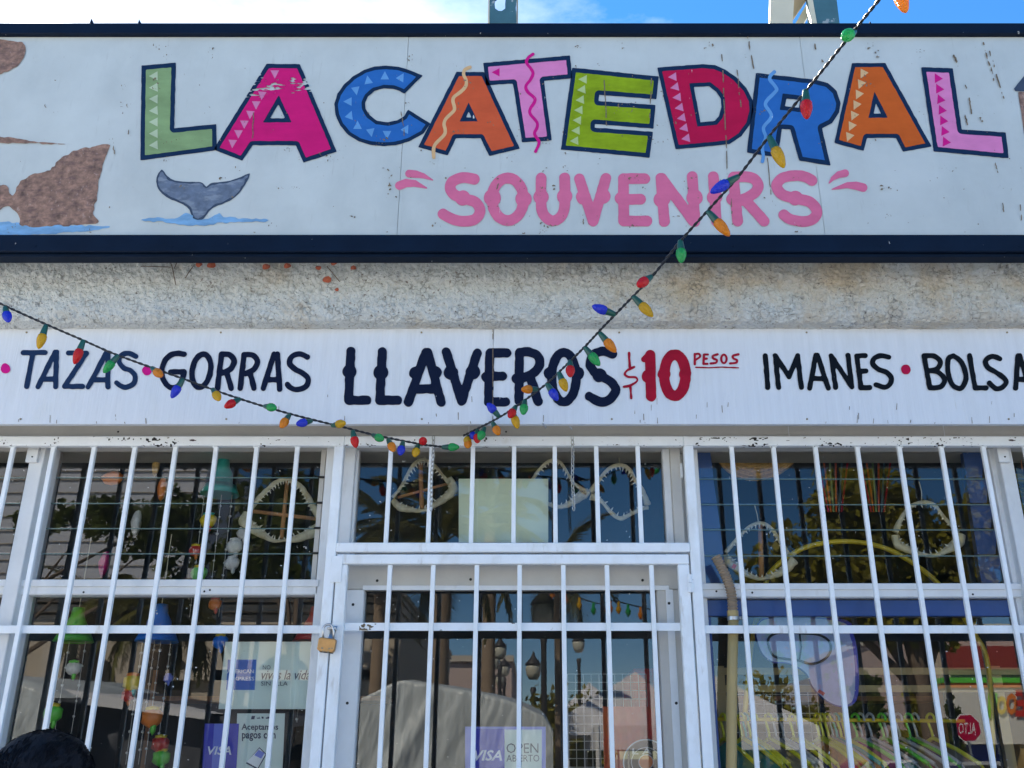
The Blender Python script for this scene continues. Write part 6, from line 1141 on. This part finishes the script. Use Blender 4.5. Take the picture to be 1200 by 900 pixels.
for s_ in (-1, 1):
    MB().add(*ico((hx + s_ * .12 * k, yy + .05 * k, .045 * k), .05, 2, (.9, 2.6, .9))).build('shoe', M['shoe'], pp, True)
    for q in range(5):
        bx_ = hx + s_ * .232 * k + (q - 2) * .010; by_ = yy + .085 * k; MB().sweep([(bx_, by_, .82 * k), (bx_ + .002, by_ + .012, (.775 - .004 * abs(q - 2)) * k), (bx_ + .002, by_ + .006, (.745 - .006 * abs(q - 2)) * k)] if q else [(hx + s_ * .232 * k, by_, .84 * k), (hx + s_ * .205 * k, by_ + .02, .80 * k), (hx + s_ * .20 * k, by_ + .025, .775 * k)], [.009, .0085, .006], 8).build('finger', M['skin'], pp, True)
# head faces the shop (+Y)
hz = ztop - .125
bmv, bmf = ico((0, 0, 0), 1, 4); hv = []
for x, y, z in bmv:
    w_ = 1 - .18 * max(0, -z) ** 1.5; X = .078 * x * w_; Yv = .098 * y * (1 - .1 * max(0, -z)); Z = .118 * z
    if y > .6: Yv += .018 * math.exp(-((x / .16) ** 2) - ((z + .12) / .22) ** 2); Yv -= .008 * (math.exp(-(((abs(x) - .38) / .16) ** 2) - ((z - .08) / .12) ** 2)); Yv += .005 * math.exp(-((x / .3) ** 2) - ((z + .48) / .07) ** 2); Yv += .006 * math.exp(-((x / .25) ** 2) - ((z + .85) / .12) ** 2)
    hv.append((hx + X, yy + Yv, hz + Z))
hd = mk('head', hv, bmf, M['skin'], pp, True)
for s_ in (-1, 1):
    MB().add(*ico((hx + s_ * .079, yy - .005, hz - .005), .018, 2, (.4, .8, 1.5))).build('ear', M['skin'], hd, True); MB().add(*ico((hx + s_ * .030, yy + .083, hz + .008), .011, 2, (1.1, .7, .7))).build('eye', M['pwhite'], hd, True)
MB().add(*ico((hx, yy + .092, hz - .056), .018, 2, (1.2, .25, .3))).build('mouth', M['p_lpink'], hd, True)
bmv, bmf = ico((0, 0, 0), 1, 5); hv = []
for x, y, z in bmv:
    sh = 1.0 + .03 * mnoise.noise(Vector((x, y, z)) * 3) + .008 * mnoise.noise(Vector((x, y, z)) * 12)
    X = .118 * x * sh; Yv = .122 * y * sh - .012; Z = .122 * z * sh + .004
    if y > .25 and z < .35: Yv = min(Yv, .055); X *= .8
    if z < -.55: Z = -.07 + Z * .15
    hv.append((hx + X, yy + Yv, hz + Z))
hr = mk('hair', hv, bmf, M['hair'], pp, True)
mb = MB(); rng = random.Random(3)
for i in range(2600):
    u = rng.uniform(0, 2 * math.pi); z = rng.uniform(-.25, 1); r_ = math.sqrt(1 - z * z); n = Vector((r_ * math.cos(u), r_ * math.sin(u), z))
    if n.y > .35 and n.z < .4: continue
    p = Vector((hx + .117 * n.x, yy + .121 * n.y - .012, hz + .121 * n.z + .004)); t = (Vector((rng.uniform(-.25, .25), -1, -.5)) ); t = (t - n * t.dot(n)).normalized(); l = rng.uniform(.015, .035)
    w_ = n.cross(t) * .0016; a, b, c = p, p + t * l * .5 + n * .002, p + t * l + n * rng.uniform(-.002, .002); mb.add([a - w_, a + w_, b + w_, c, b - w_], [(0, 1, 2, 3, 4)])
mb.build('hair_strands', M['hair'], hr, kind='stuff')
